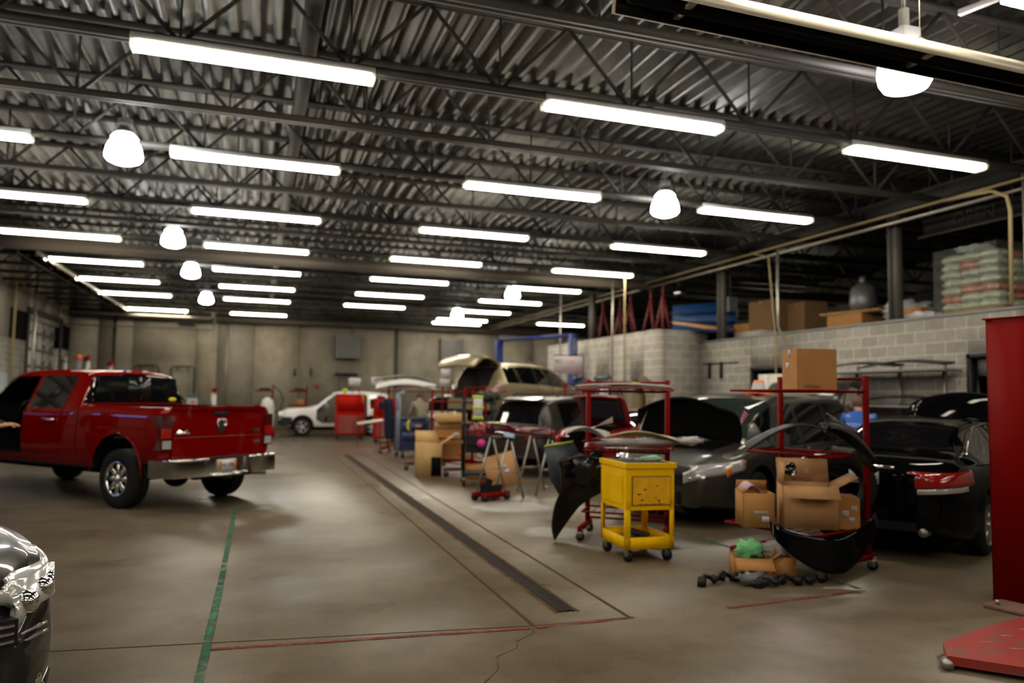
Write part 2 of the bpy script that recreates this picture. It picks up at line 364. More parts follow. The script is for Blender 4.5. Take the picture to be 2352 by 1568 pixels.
struct(MB().bx(9.46,9.56,21.36,21.44,.1,2.3).bx(9.46,9.56,22.26,22.34,.1,2.3).bx(9.46,9.56,21.36,22.34,2.22,2.3).bx(9.46,9.56,19.54,19.64,0,2.26).bx(9.46,9.56,20.5,20.6,0,2.26).bx(9.46,9.56,19.54,20.6,2.16,2.26).build('trim_5', mat('frame_grey_blue',(.12,.15,.17),.5)))
# roof deck: fluted, flutes run away from the camera
mb=MB(); P=.26; n=int(27.5/P); prof=[]
for i in range(n+1):
    x=-8+i*P; prof += [(x,5.95),(x+.09,5.95),(x+.125,6.04),(x+.225,6.04)]
va=[mb.bm.verts.new((x,-7.5,z)) for x,z in prof]; vb=[mb.bm.verts.new((x,37,z)) for x,z in prof]
for i in range(len(prof)-1): mb._f([va[i],vb[i],vb[i+1],va[i+1]])
mb.m(1).bx(-8,19.7,-7.5,37,6.1,6.2)
struct(mb.build('ceiling', [M_deck,M_matte], ang=20))
# ---------------------------------------------------------------- steelwork
JY0, JD = 7.885-1.756*8, 1.756
chord = MB().bx(-7.6,19.4,-.07,-.008,5.0,5.075).bx(-7.6,19.4,.008,.07,5.0,5.075).build('_c',M_steelpaint).data
top = MB().bx(-7.6,19.4,-.06,-.012,5.88,5.95).bx(-7.6,19.4,.012,.06,5.88,5.95).build('_t',M_steelpaint).data
HP=.82
dl = MB().cyl((0,0,5.04),(HP,0,5.9),.023,6).build('_d',M_steelpaint).data
dr = MB().cyl((0,0,5.9),(HP,0,5.04),.023,6).build('_e',M_steelpaint).data
ve = MB().cyl((0,0,5.04),(0,0,5.9),.013,6).build('_v',M_steelpaint).data
for nme in ('_c','_t','_d','_e','_v'): bpy.data.objects.remove(bpy.data.objects[nme])
def inst(name, me, parent, loc):
    o=bpy.data.objects.new(name,me); COL.objects.link(o); o.parent=parent; o.location=loc; return o
for j in range(25):
    y = JY0+JD*j
    if y>36.2: break
    if y < 1.5 and j%2: continue
    k=j-8
    NW=['no','one','two','three','four','five','six','seven','eight','nine','ten','eleven','twelve','thirteen','fourteen','fifteen','sixteen']
    place = ('out of frame, %s before the nearest tube row'%NW[-k]) if y<2 else ('%s before the nearest full tube row'%NW[-k] if k<0 else ('above the nearest full tube row' if k==0 else '%s beyond the nearest full tube row'%NW[k]))
    t = thing('roof_joist', 'dark open web steel joist, '+place, 'roof joist', (0,y,0), 0, 'roof joists')
    inst('bottom_chord', chord, t, (0,0,0)); inst('top_chord', top, t, (0,0,0))
    if y<2: continue
    x=-7.4; off = .4 if j%2 else 0
    i=0
    xmax = 11 if y<24 else 6
    while x+off+HP < (19 if k<8 else 11):
        inst('web_bar', dl if i%2==0 else dr, t, (x+off,0,0))
        if i%2==0: inst('web_post', ve, t, (x+off,0,0))
        x+=HP; i+=1
def ibeam(name,label,p,q,wd,ht,m=M_beam):
    p=Vector(p);q=Vector(q); L=(q-p).length; mb=MB()
    mb.box((L/2,0,-ht/2+.01),(L,wd,.022)).box((L/2,0,ht/2-.01),(L,wd,.022)).box((L/2,0,0),(L,.014,ht-.03))
    o=mb.build(name,m); o.location=p; o.rotation_euler=(q-p).to_track_quat('X','Z').to_euler(); tag(o,label,'beam'); return o
ibeam('steel_beam','brownish steel beam crossing the hall halfway back, below the joists',(-7.6,19.3,4.87),(19.4,19.3,4.87),.2,.27)
ibeam('steel_beam','brownish steel beam along the top of the far back wall',(-7.6,35.9,4.84),(19.4,35.9,4.84),.2,.24)
ibeam('steel_beam','long dark steel beam running over the block wall of the mezzanine',(10.85,-7,5.16),(10.85,35.8,5.16),.2,.3,M_steelpaint)
ibeam('steel_beam','long dark steel girder running front to back under the deck near the hall middle',(.42,-7,5.72),(.42,35.8,5.72),.16,.42,M_steelpaint)
for (y0,txt) in ((10.7,'tall dark steel post on the mezzanine wall nearer the red lift post'),(16.1,'dark steel post on the mezzanine wall near the office corner'),(22.6,'dark steel post above the office roof near the red tripods')):
    z0 = 3.1 if y0<16.9 else 3.38
    o=MB().bx(-.08,.08,-.09,-.075,0,5.0-z0).bx(-.08,.08,.075,.09,0,5.0-z0).bx(-.01,.01,-.08,.08,0,5.0-z0).bx(-.13,.13,-.13,.13,0,.015).build('steel_post', mat('post_grey',(.11,.10,.085),.6)); o.location=(10.85 if y0<17 else 10.3,y0,z0)
    tag(o,txt,'steel post')
# pipes and conduits
def pipe(name,label,pts,r,m=M_conduit,cat='pipe'): return tag(MB().tube(pts,r,8).build(name,m),label,cat)
pipe('gas_pipe','long yellowish pipe under the beam on the right side of the hall',[(10.45,-6,4.92),(10.45,35,4.92)],.022,M_brass)
pipe('sprinkler_pipe','long grey pipe beside the yellowish pipe on the right',[(10.62,-6,4.82),(10.62,35,4.82)],.03)
pipe('conduit','yellowish pipe bending down beside the red lift post',[(10.45,9.3,4.92),(10.45,8.45,4.86),(10.45,8.2,4.72),(10.45,8.15,4.5),(10.42,8.15,3.1)],.028,M_brass)
pipe('conduit','grey conduit dropping just behind the top of the red lift post',[(10.55,8.0,5.2),(10.55,8.0,2.5)],.035,M_conduit)
pipe('conduit','grey conduit running down the mezzanine wall above the tall brown box',[(10.45,13.45,4.85),(10.45,13.45,3.2),(10.62,13.45,2.9),(10.62,13.4,1.4)],.03)
pipe('conduit','thin yellow conduit left of the grey one above the white cabinet',[(10.45,14.3,4.92),(10.45,13.75,4.75),(10.62,13.75,2.9),(10.62,13.75,1.6)],.018,M_brass)
pipe('conduit','grey conduit dropping down the office front near the hanging hoses',[(9.42,19.3,5.2),(9.42,19.3,2.0)],.03)
pipe('conduit','thin yellow conduit beside the grey one on the office front',[(9.42,18.55,5.2),(9.42,18.55,2.0)],.02,M_brass)
pipe('conduit','grey conduit dropping beside the lettered blue lift post',[(9.35,23.0,5.2),(9.35,23.0,2.0)],.028)
pipe('conduit','thin conduit dropping from the ceiling left of the hall centre to the far wall',[(-1.35,36.47,5.2),(-1.35,36.47,0.0)],.028)
pipe('conduit','dark conduit on the far back wall between the two grey wall heaters',[(6.3,36.42,5.0),(6.3,36.42,1.9)],.04,M_black)
pipe('conduit','dark conduit on the far back wall behind the pickup cab',[(-5.9,36.42,5.0),(-5.9,36.42,1.0)],.045,M_black)
pipe('conduit','pale pipe dropping by the left wall, nearest the picture edge',[(-7.45,28.9,5.0),(-7.45,28.4,5.6),(-7.5,28.2,5.2),(-7.5,28.2,1.0)],.04,M_brass)
pipe('conduit','grey pipe with bluish sheen dropping by the left wall door',[(-7.25,29.55,5.9),(-7.25,29.55,.0)],.05,M_conduit)
pipe('conduit','grey duct pipe running across the far wall just under the beam on the left',[(-7.5,34.5,4.75),(-2.0,34.5,4.72),(-1.9,34.5,4.8),(-1.9,34.5,5.9)],.055,M_conduit)
pipe('conduit','thin rail running across the far wall on the left below the duct pipe',[(-7.58,35.0,4.28),(-1.9,35.0,4.26),(-1.85,35.0,4.3),(-1.85,35.0,5.9)],.03,M_grey)
for i,(x,t) in enumerate(((-5.05,'dark pipe frame standing against the far wall behind the pickup roof'),(-3.6,'dark pipe frame on the far wall with a small box at its foot'))):
    tag(MB().tube([(x,36.3,.0),(x,36.3,2.6),(x+.07,36.3,2.7),(x+.85,36.3,2.72),(x+.95,36.3,2.6),(x+.95,36.3,.0)],.03).tube([(x+.25,36.3,2.7),(x+.25,36.3,2.5)],.02).tube([(x+.7,36.3,2.7),(x+.7,36.3,2.5)],.02).build('wall_pipe_loop',M_black),t,'pipe')
# ---------------------------------------------------------------- fluorescent fixtures
def make_tube(L=2.32):
    t = thing('fluorescent_light','x','light',(0,0,0))
    MB().prism([(-.10,.1),(-.12,.045),(-.112,0.03),(.112,0.03),(.12,.045),(.10,.1)],'x',-L/2,L/2).build('housing',M_white,t,M=Matrix.Identity(4))
    MB().prism([(-.10,.035),(-.10,-.015),(-.075,-.035),(.075,-.035),(.10,-.015),(.10,.035)],'x',-L/2+.04,L/2-.04).build('diffuser',M_tube,t)
    for s in (-1,1):
        MB().prism([(-.11,.035),(-.11,-.02),(-.082,-.043),(.082,-.043),(.11,-.02),(.11,.035)],'x',s*(L/2-.02)-.02,s*(L/2-.02)+.02).build('end_cap',M_plasticfilm,t)
    for x in (-.8,.8): MB().cyl((x,0,.1),(x,0,.12),.012,6).build('hanger',M_steel,t)
    return t
proto = make_tube(); first=True
cols=[(-4.12,'leftmost'),(-.11,'second from left'),(4.13,'third from left'),(8.41,'fourth from left, beside the mezzanine')]
rown=['nearest','second nearest','third nearest','fourth nearest','fifth nearest','sixth nearest','farthest']
def put(loc,lab):
    global first
    if first: o=proto; o.location=loc; o['label']=lab; o['group']='ceiling tube lights'; first=False; return o
    return dup(proto,loc,0,lab,'ceiling tube lights')
for ci,(cx,cn) in enumerate(cols):
    for r in range(-3,7):
        y=7.885+3.512*r
        if r<0: put((cx,y,4.95),'lit tube light out of frame, row %s behind, %s column'%(['','one','two','three'][-r],cn)); continue
        if ci==0 and r==0: put((cx,y,4.95),'lit tube light in the leftmost column just outside the left picture edge'); continue
        put((cx,y,4.95 if not(ci==3 and r==4) else 4.95),'long lit tube light, %s row of the column %s'%(rown[r],cn))
for cx,cn in ((-4.0,'far left'),(-.05,'left of centre'),(8.7,'to the right')): put((cx,34.225,4.95),'lit tube light almost touching the back wall beam, %s'%cn)
put((8.5,32.5,4.95),'lit tube light last but one in the column beside the mezzanine, near the blue lift')
put((15.55,20.177,4.95),'single lit tube light hanging deep over the dark mezzanine storage')
put((13.2,32.47,4.95),'lit tube light seen broken up behind red tripods above the office')
# ---------------------------------------------------------------- high bay lamps
def make_bay():
    t = thing('high_bay_lamp','x','lamp')
    MB().lathe([(0,-.29),(.12,-.28),(.2,-.245),(.232,-.205),(.232,-.16),(.212,-.06),(.185,0),(0,0)],28).build('refractor',M_bay,t)
    MB().lathe([(0,.02),(.16,.02),(.17,.06),(.14,.1),(0,.1)],24).build('upper_glow',M_bay,t)
    MB().cyl((0,0,.1),(0,0,.16),.12,16).cyl((0,0,.16),(0,0,.32),.095,16).build('ballast_housing',M_white,t)
    MB().cyl((0,0,.3),(0,0,1.035),.012,6).build('hook_rod',M_steel,t)
    return t
pb=make_bay(); fb=True
for (x,y,z,l,warm) in ((-1.79,11.0,4.95,'glowing bowl lamp nearest on the left, cut by a joist, over the pickup side',0),(-1.78,17.15,4.95,'second glowing bowl lamp on the left, over the pickup side',0),(-1.78,21.65,4.95,'third glowing bowl lamp on the left side',0),(-1.77,27.95,4.95,'farthest glowing bowl lamp on the left side, near the back wall',0),
    (6.32,11.0,4.98,'bright bowl lamp on the right side beside a tube light, with a bluish glow',0),(7.46,22.35,4.97,'bowl lamp overlapping a tube light near the blue lift',0),(7.35,28.85,4.95,'farthest bowl lamp on the right, before the back wall',0),(-1.8,4.0,4.95,'bowl lamp overhead behind the picture frame on the left',0)):
    o = pb if fb else dup(pb); fb=False
    o.location=(x,y,z-.04); o['label']=l; o['group']='high bay lamps'
t=thing('high_bay_lamp','large opal bowl lamp nearest on the right, above the long heater','lamp',(5.85,5.6,5.12),0)
MB().lathe([(.0,-.47),(.12,-.465),(.2,-.44),(.235,-.38),(.25,-.3),(.24,-.2),(.2,-.1),(.13,-.03),(.0,0)],28).build('bowl',M_baywarm,t)
MB().box((0,0,.06),(.2,.2,.16)).cyl((0,0,.14),(0,0,.35),.05,12).build('ballast_housing',M_white,t,bevel=.01)
MB().cyl((0,0,.35),(0,0,.86),.02,6).build('hook_rod',M_steel,t)
# ---------------------------------------------------------------- radiant heaters
def heater(name,label,p,q,wd=.42,ht=.16):
    p=Vector(p);q=Vector(q);L=(q-p).length; t=thing(name,label,'heater',p,0); t.rotation_euler=(q-p).to_track_quat('X','Z').to_euler()
    mb=MB(); pr=[(-wd/2,0),(-wd/2+.02,ht),(wd/2-.02,ht),(wd/2,0)]; inn=[(-wd/2+.012,0),(-wd/2+.03,ht-.012),(wd/2-.03,ht-.012),(wd/2-.012,0)]; MB().bx(0.02,L-.02,-wd/2+.035,wd/2-.035,ht-.03,ht-.014).build('shade_lining',M_matte,t); MB().bx(0.02,L-.02,wd/2-.03,wd/2-.016,.0,ht-.014).build('shade_lining',M_matte,t)  # black sheets colour in the shade inside the open reflector
    mb.prism(pr+inn[::-1],'x',0,L).build('reflector',mat('heater_reflector',(.72,.66,.54),.35,.3),t)
    MB().cyl((0.05,0,.05),(L-.05,0,.05),.05,12).build('heat_tube',M_matte,t)
    n=int(L/2.4)+1
    for k in range(n):
        x=min(L-.3,.5+k*2.2); MB().tube([(x,-.12,ht),(x,0,ht+.12),(x,.12,ht)],.006,5).cyl((x,0,ht+.12),(x,0,ht+.9),.004,5).build('hanger',M_conduit,t)
        MB().box((x,0,ht/2-.02),(.05,wd*.7,.03)).build('bracket',M_conduit,t)
    return t
heater('radiant_tube_heater','long cream radiant heater with its shaded underside coloured black across the top right',(2.35,4.68,4.44),(10.3,4.68,4.36),.36,.11)
heater('radiant_tube_heater','long dim radiant heater running away along the left side of the hall',(-5.3,20.6,4.85),(-5.3,34.6,4.85),.4,.12)
# strip light frame at the top right
t=thing('strip_light_rack','white perforated channel frame with strip lights in the top right corner','light frame',(5.9,4.5,5.1),0)
MB().box((0,0,0),(.05,.9,.05)).box((.7,-.45,0),(1.4,.05,.05)).box((.75,-.22,-.02),(1.4,.06,.06)).box((1.4,0,0),(.05,.9,.05)).build('channel',M_white,t,M=Matrix.Rotation(.25,4,'Z'))
MB().box((.35,.15,.02),(.55,.08,.05)).build('lit_strip',M_tube,t)
MB().cyl((0,.3,0),(0,.3,.85),.008,6).cyl((1.2,.3,0),(1.2,.3,.85),.008,6).build('hanger',M_steel,t)
# camera dome and bracket near the back
t=thing('ceiling_camera','small black boxy device hanging under the far beam on the left','camera',(-2.95,34.2,4.35))
MB().box((0,0,.1),(.5,.25,.28)).box((.3,-.1,.05),(.18,.2,.2)).build('case',M_black,t,bevel=.02); MB().cyl((0,0,.2),(0,0,.7),.02,6).build('stem',M_conduit,t)
t=thing('wall_speaker','small grey box hanging from the mezzanine roof above the blue panels','speaker',(12.4,18.0,4.3))
MB().box((0,0,0),(.28,.3,.35)).box((0,-.05,-.22),(.35,.3,.05)).build('case',M_grey,t,bevel=.02); MB().cyl((0,0,.17),(0,0,1.6),.015,6).build('stem',M_steel,t)
# crane rail with dim lettering
t=thing('hanging_sign','dim dark sign with the word OPEN hanging behind the mezzanine post','sign',(11.6,9.8,4.86))
MB().box((0,0,0),(.03,1.9,.3)).build('board',mat('dark_sign_board',(.03,.028,.026),.7),t); MB().box((-.03,0,-.17),(.03,2.1,.03)).build('rail',M_beam,t)
text('OPEN',.32,mat('faded_lettering',(.06,.048,.042),.7),t,facing((-.03,-.1,.0),(-1,0,0)))
MB().cyl((0,-.8,.15),(0,-.8,1.1),.01,6).cyl((0,.8,.15),(0,.8,1.1),.01,6).build('hanger',M_steel,t)
# wall heaters on the back wall
for x,z,l in ((3.95,3.8,'grey louvred wall unit high on the back wall, left one with a dark shadow below'),(8.95,3.85,'grey wall unit high on the back wall behind the open tailgate')):
    t=thing('wall_unit',l,'wall unit',(x,36.5,z))
    MB().box((0,-.3,0),(1.1,.6,1.05)).build('casing',mat('wall_unit_grey',(.16,.155,.15),.5,.3),t,bevel=.02)
    mb=MB()
    for k in range(9): mb.box((0,-.605,-.42+k*.105),(.95,.02,.06),(.5,0,0))
    mb.build('louvre',M_grey,t); MB().box((0,-.3,-.54),(1.0,.5,.03)).build('drip_tray',M_black,t)
t=thing('wall_shelf','small dark wall shelf with brackets below the left wall unit','shelf',(3.95,36.5,2.55))
MB().box((0,-.2,0),(1.0,.4,.06)).build('board',M_black,t)
for s in (-.3,.3): MB().bx(s-.02,s+.02,-.05,0,-1.2,0).bar((s,-.35,-.03),(s,-.03,-.35),.03,.03).build('bracket',M_grey,t)
for x,l in ((1.6,'left'),(2.3,'right')): tag(MB().bx(x,x+.07,36.42,36.5,2.4,2.75).build('wall_hook',M_black),'small dark hook on the far wall above the white hood, %s of the pair'%l,'hook')
tag(MB().cyl((2.62,36.4,1.95),(2.62,36.5,1.95),.1,16).build('alarm_bell',mat('bell_red',(.4,.03,.03),.4)),'small round red bell on the far wall above the white SUV','alarm')
for y,l in ((16.35,'left'),(15.85,'right')): tag(MB().bx(XR-.06,XR,y,y+.06,2.15,2.55).build('wall_hook',M_black),'black hook on the right block wall near the office corner, %s of the pair'%l,'hook')
tag(MB().bx(XR-.015,XR,15.2,16.7,2.5,2.53).build('hook_rail',M_black),'thin dark rail above the two black hooks on the right wall','rail')
# ---------------------------------------------------------------- floor markings and drain
t=thing('floor_drain','long dark slotted drain channel running down the middle of the shop','drain',(2.32,0,0))
mb=MB(); y=5.55
while y<20.9: mb.box((0,y,.0045),(.15,.014,.005)); y+=.032
for x_ in (-.05,0,.05): mb.box((x_,13.2,.0045),(.008,15.4,.005))
mb.build('grate',M_grate,t,ang=20); MB().bx(-.078,.078,5.52,20.92,0.0005,.002).build('channel_slot',M_matte,t)
for x_ in (-.088,.088): MB().bx(x_-.012,x_+.012,5.5,20.95,0,.006).build('frame_edge',mat('rusty_frame',(.13,.07,.028),.85,noise=(5,.5)),t)
def strip(name,label,pts,wd,m,cat,z=.004):
    mb=MB()
    for a,b_ in zip(pts[:-1],pts[1:]): mb.bar((a[0],a[1],z-.001),(b_[0],b_[1],z-.001),wd,.002)
    return tag(mb.build(name,m),label,cat)
strip('floor_joint','brown floor joint left of the drain channel',[(1.95,5.26),(2.0,20.5)],.028,M_joint,'floor joint')
strip('floor_joint','brown floor joint right of the drain channel',[(2.72,5.26),(2.8,20.5)],.028,M_joint,'floor joint')
strip('floor_joint','thin dark joint crossing the floor in front of the drain channel',[(-6,5.95),(-1.23,5.57),(1.95,5.25),(2.75,5.25)],.012,mat('thin_joint',(.07,.055,.035),.9),'floor joint',.0035)
strip('floor_joint','thin dark joint in the bottom left corner beside the dark car',[(-1.23,5.57),(-1.25,2)],.012,mat('thin_joint',(.07,.055,.035),.9),'floor joint',.0035)
strip('floor_crack','jagged hairline crack below the end of the drain joint',[(1.93,5.25),(1.9,5.1),(1.72,4.95),(1.68,4.83),(1.5,4.7),(1.45,4.5),(1.3,4.3)],.008,mat('thin_joint',(.07,.055,.035),.9),'crack',.003)
strip('floor_tape','worn green tape line in front of the red pickup rear wheel',[(-.27,3.6),(-.25,5.0),(-.235,7.0)],.055,M_green,'tape line',.005)
strip('floor_tape','thin green tape line running back towards the pickup bumper',[(-.235,7.05),(-.23,11.7)],.05,M_green,'tape line',.005)
strip('floor_tape','green tape line under the far boxes and the second rack of parts',[(4.6,9.2),(5.04,8.42),(5.1,5.5)],.05,M_green,'tape line',.005)
strip('floor_tape','red tape line along the joint below the drain channel',[(-.22,5.33),(1.1,5.25),(1.9,5.2)],.05,M_redtape,'tape line',.006)
strip('floor_tape','faint red tape line just right of the drain joint end',[(1.95,5.2),(2.75,5.24)],.05,M_redtape,'tape line',.006)
strip('floor_tape','red tape line on the floor below the heap of boxes',[(3.59,5.27),(5.08,5.42)],.05,M_redtape,'tape line',.006)
# ================================================================ VEHICLES
def pchip(pts):
    xs=[p[0] for p in pts]; ys=[p[1] for p in pts]; n=len(xs)
    h=[xs[i+1]-xs[i] for i in range(n-1)]; d=[(ys[i+1]-ys[i])/h[i] for i in range(n-1)]
    m=[0]*n
    m[0]=d[0]; m[-1]=d[-1]
    for i in range(1,n-1):
        if d[i-1]*d[i]<=0: m[i]=0
        else:
            w1=2*h[i]+h[i-1]; w2=h[i]+2*h[i-1]; m[i]=(w1+w2)/(w1/d[i-1]+w2/d[i])
    def f(x):
        if x<=xs[0]: return ys[0]
        if x>=xs[-1]: return ys[-1]
        i=0
        while x>xs[i+1]: i+=1
        t=(x-xs[i])/h[i]
        return (2*t**3-3*t*t+1)*ys[i]+(t**3-2*t*t+t)*h[i]*m[i]+(-2*t**3+3*t*t)*ys[i+1]+(t**3-t*t)*h[i]*m[i+1]
    return f
def boolcut(obj, cutters):
    for c in cutters:
        md=obj.modifiers.new('b','BOOLEAN'); md.operation='DIFFERENCE'; md.solver='EXACT'; md.object=c
    bpy.context.view_layer.update()
    me=bpy.data.meshes.new_from_object(obj.evaluated_get(bpy.context.evaluated_depsgraph_get()))
    obj.modifiers.clear(); old=obj.data; obj.data=me
    for c in cutters: bpy.data.objects.remove(c)
    return obj
def make_wheel(parent, pos, R, W, rimR, spokes, side, rim_m=None, steer=0):
    """side=+1 means the outer face looks to +y (left)"""
    rim_m = rim_m or M_alu
    e=bpy.data.objects.new('wheel',MBwheel(R,W,rimR)); COL.objects.link(e); e.parent=parent
    e.location=pos; e.rotation_euler=(R_(-90) if side>0 else R_(90),0,0)
    if steer: e.rotation_euler=(Euler((0,0,steer)).to_matrix()@Euler(e.rotation_euler).to_matrix()).to_euler()
    mb=MB(); zo=W*.5
    mb.lathe([(rimR*1.0,zo-.005),(rimR*.95,zo-.0),(rimR*.9,zo-.03),(rimR*.88,zo-.12)],32)
    for k in range(spokes):
        a=2*math.pi*k/spokes
        mb.box((rimR*.52*math.cos(a),rimR*.52*math.sin(a),zo-.035),(rimR*.86,rimR*.26,.03),(0,0,a))
    mb.cyl((0,0,zo-.07),(0,0,zo-.012),rimR*.24,16); mb.cyl((0,0,zo-.07),(0,0,zo+.0),rimR*.12,12)
    rim=mb.build('rim',rim_m,e)
    MB().cyl((0,0,zo-.14),(0,0,zo-.11),rimR*.9,24).build('brake_backing',M_matte,e)
    return e
_w={}
def MBwheel(R,W,rimR):
    k=(R,W,rimR)
    if k not in _w:
        h=W/2
        o=MB().lathe([(rimR,-h+.02),(rimR+.02,-h),(R-.035,-h+.01),(R-.006,-h+.03),(R,-h+.05),(R,-.03),(R-.01,-.025),(R-.01,-.015),(R,-.01),(R,h-.05),(R-.006,h-.03),(R-.035,h-.01),(rimR+.02,h),(rimR,h-.02),(rimR-.01,-h+.02)],40).build('_w',M_rubber)
        _w[k]=o.data; bpy.data.objects.remove(o)
    return _w[k]
def car_shell(S):
    """returns (surf, rings, xs); surf(x,j) in local coords"""
    top,belt,bot,wf,rf=[pchip(S[k]) for k in ('top','belt','bot','w','rw')]
    crown=S.get('crown',.045)
    def ring(x):
        T,B,b,w,r=top(x),belt(x),bot(x),wf(x),rf(x)
        h=max(T-B,.012); k=min(1,h/.32); k=k*k*(3-2*k)
        r=min(r,w-.05)
        P=[(0,b),(.8*w,b),(.955*w,b+.04),(w,b+.34*(B-b)),(w,b+.66*(B-b)),(w-.02,B-.06),(w-.055,B-.0),
           ((w-.1)*(1-k)+r*k, B+h*(.5*(1-k)+.80*k)-.0), ((w-.16)*(1-k)+(r-.05)*k, B+h*(.72*(1-k)+.93*k)), ((w*.6)*(1-k)+(r*.62)*k, T-crown*.25*(.4+.6*k)), (0,T)]
        out=[]
        n=len(P)
        for i in range(n-1):
            a=P[max(i-1,0)] if i else (-P[1][0],P[1][1]); c,d=P[i],P[i+1]; e=P[i+2] if i+2<n else (-P[n-2][0],P[n-2][1])
            cnt=SEG[i]
            for q in range(cnt):
                t=q/cnt
                if i in (0,5,6): out.append((c[0]+(d[0]-c[0])*t, c[1]+(d[1]-c[1])*t)); continue
                f=lambda u,v,w_,z: .5*(2*v+(w_-u)*t+(2*u-5*v+4*w_-z)*t*t+(3*v-u-3*w_+z)*t**3)
                if i in (4,): a_=a; e_=(2*d[0]-c[0],2*d[1]-c[1])
                elif i==7: a_=(2*c[0]-P[6][0]*.5-c[0]*.5, 2*c[1]-P[6][1]*.5-c[1]*.5); e_=e
                else: a_=a; e_=e
                out.append((f(a_[0],c[0],d[0],e_[0]), f(a_[1],c[1],d[1],e_[1])))
        out.append(P[-1]); return out
    return ring
SEG=[3,2,2,4,3,1,5,3,4,5]
SEGI=[]
for i,c_ in enumerate(SEG): SEGI += [i]*c_
def build_body(S, parent, name='body'):
    ring=car_shell(S); x0,x1=S['top'][0][0],S['top'][-1][0]
    brk=set([x0,x1]); 
    for a,b_ in S.get('side_glass',[]): brk|={a,b_}
    for k in ('windscreen','rear_glass'):
        if k in S: brk|=set(S[k])
    for k in ('top','belt','bot','w'): brk|={p[0] for p in S[k]}
    for p in S.get('steps',[]): brk.add(p)
    brk=sorted(b for b in brk if x0<=b<=x1); xs=[]
    for a,b_ in zip(brk[:-1],brk[1:]):
        if b_-a<1e-4: continue
        n=max(1,int(math.ceil((b_-a)/.09)))
        xs+=[a+(b_-a)*i/n for i in range(n)]
    xs.append(x1)
    mb=MB(); bm=mb.bm; rings=[]
    for x in xs:
        r=ring(x); full=[(x,y,z) for y,z in r]+[(x,-y,z) for y,z in r[-2:0:-1]]
        rings.append([bm.verts.new(p) for p in full])
    nR=len(rings[0]); nh=len(SEGI)
    for i in range(len(xs)-1):
        xm=(xs[i]+xs[i+1])/2
        for k in range(nR):
            seg=SEGI[k] if k<nh else SEGI[nR-1-k]
            mi=0
            if seg==6:
                for a,b_ in S.get('side_glass',[]):
                    if a<xm<b_: mi=1
            if seg>=8 or (seg==7 and S.get('wideglass')):
                for q,key in ((2,'windscreen'),(3,'rear_glass')):
                    if key in S and S[key][0]<xm<S[key][1]: mi=q
            if seg<=1 : mi=4
            if seg==6 and mi==0 and S.get('blackpillars'):
                for a,b_ in S['blackpillars']:
                    if a<xm<b_: mi=5
            f=bm.faces.new([rings[i][k],rings[i][(k+1)%nR],rings[i+1][(k+1)%nR],rings[i+1][k]][::-1]); f.material_index=mi
    for rg,x,sg in ((rings[0],x0,-1),(rings[-1],x1,1)):
        zc=sum(v.co.z for v in rg)/nR; prev=rg
        for sc,dx in ((.93,.03),(.6,.045),(.2,.05)):
            nr=[bm.verts.new((x+sg*dx, v.co.y*sc, zc+(v.co.z-zc)*sc)) for v in rg]
            for k in range(nR):
                q=[prev[k],prev[(k+1)%nR],nr[(k+1)%nR],nr[k]]
                f=bm.faces.new(q if sg>0 else q[::-1])
            prev=nr
        f=bm.faces.new(prev if sg>0 else prev[::-1])
    bmesh.ops.recalc_face_normals(bm, faces=bm.faces)
    mats=[S['paint'],S.get('glass_m',M_tint),S.get('glass_m2',S.get('glass_m',M_tint)),S.get('glass_m3',S.get('glass_m',M_tint)),M_black,M_black,M_matte,S.get('inner_m',M_matte)]
    body=mb.build(name,mats)
    cuts=[]
    for cx in (S.get('ax0',0),S.get('ax0',0)+S['wb']):
        for sd in (-1,1):
            c=MB(); c.mi=6
            wd=S['wmax']; Ra=S['arch']
            pts=[(cx+Ra*math.cos(t),S['R']+S.get('lift',.02)+Ra*math.sin(t)) for t in [2*math.pi*q/28 for q in range(28)]]
            c.prism(pts,'y',sd*(wd-.36),sd*(wd+.15))
            bmesh.ops.recalc_face_normals(c.bm, faces=c.bm.faces)
            cuts.append(c.build('_cut',mats))
    for (poly,axis,a,b_) in S.get('cuts',[]):
        c=MB(); c.mi=7; c.prism(poly,axis,a,b_); bmesh.ops.recalc_face_normals(c.bm, faces=c.bm.faces); cuts.append(c.build('_cut',mats))
    boolcut(body,cuts)
    # split glass into separate parts
    src=bmesh.new(); src.from_mesh(body.data)
    for mi,nm in ((1,'side_window'),(2,'windscreen'),(3,'rear_window')):
        fs={f for f in src.faces if f.material_index==mi}
        while fs:
            st=[fs.pop()]; comp=[st[0]]
            while st:
                f=st.pop()
                for e in f.edges:
                    for g in e.link_faces:
                        if g in fs: fs.discard(g); st.append(g); comp.append(g)
            g=MB(); g.mi=0; vm={}
            for f in comp:
                for v in f.verts:
                    if v not in vm: vm[v]=g.bm.verts.new(v.co+v.normal*.0)
                g._f([vm[v] for v in f.verts])
            g.build(nm,mats[mi],parent)
    bmesh.ops.delete(src, geom=[f for f in src.faces if f.material_index in (1,2,3)], context='FACES')
    sharpen(src,32); src.to_mesh(body.data); src.free()
    body.parent=parent
    # wheels
    if S.get('wheels',True):
        for cx in (S.get('ax0',0),S.get('ax0',0)+S['wb']):
            for sd in (1,-1):
                make_wheel(parent,(cx,sd*(S['wmax']-S['tw']/2-.02),S['R']),S['R'],S['tw'],S['rim'],S['spokes'],sd,S.get('rim_m'),S.get('steer',0) if cx>1 else 0)
    # underbody
    MB().bx(x0+.35,x1-.4,-.55,.55,S['bot'][len(S['bot'])//2][1]-.1,S['bot'][len(S['bot'])//2][1]+.02).build('underbody',M_matte,parent)
    return body
def place(t, rx, ry, az, z0=0, s=1):
    t.location=(rx,ry,z0); t.rotation_euler=(0,0,math.pi/2-R_(az)); t.scale=(s,s,s)
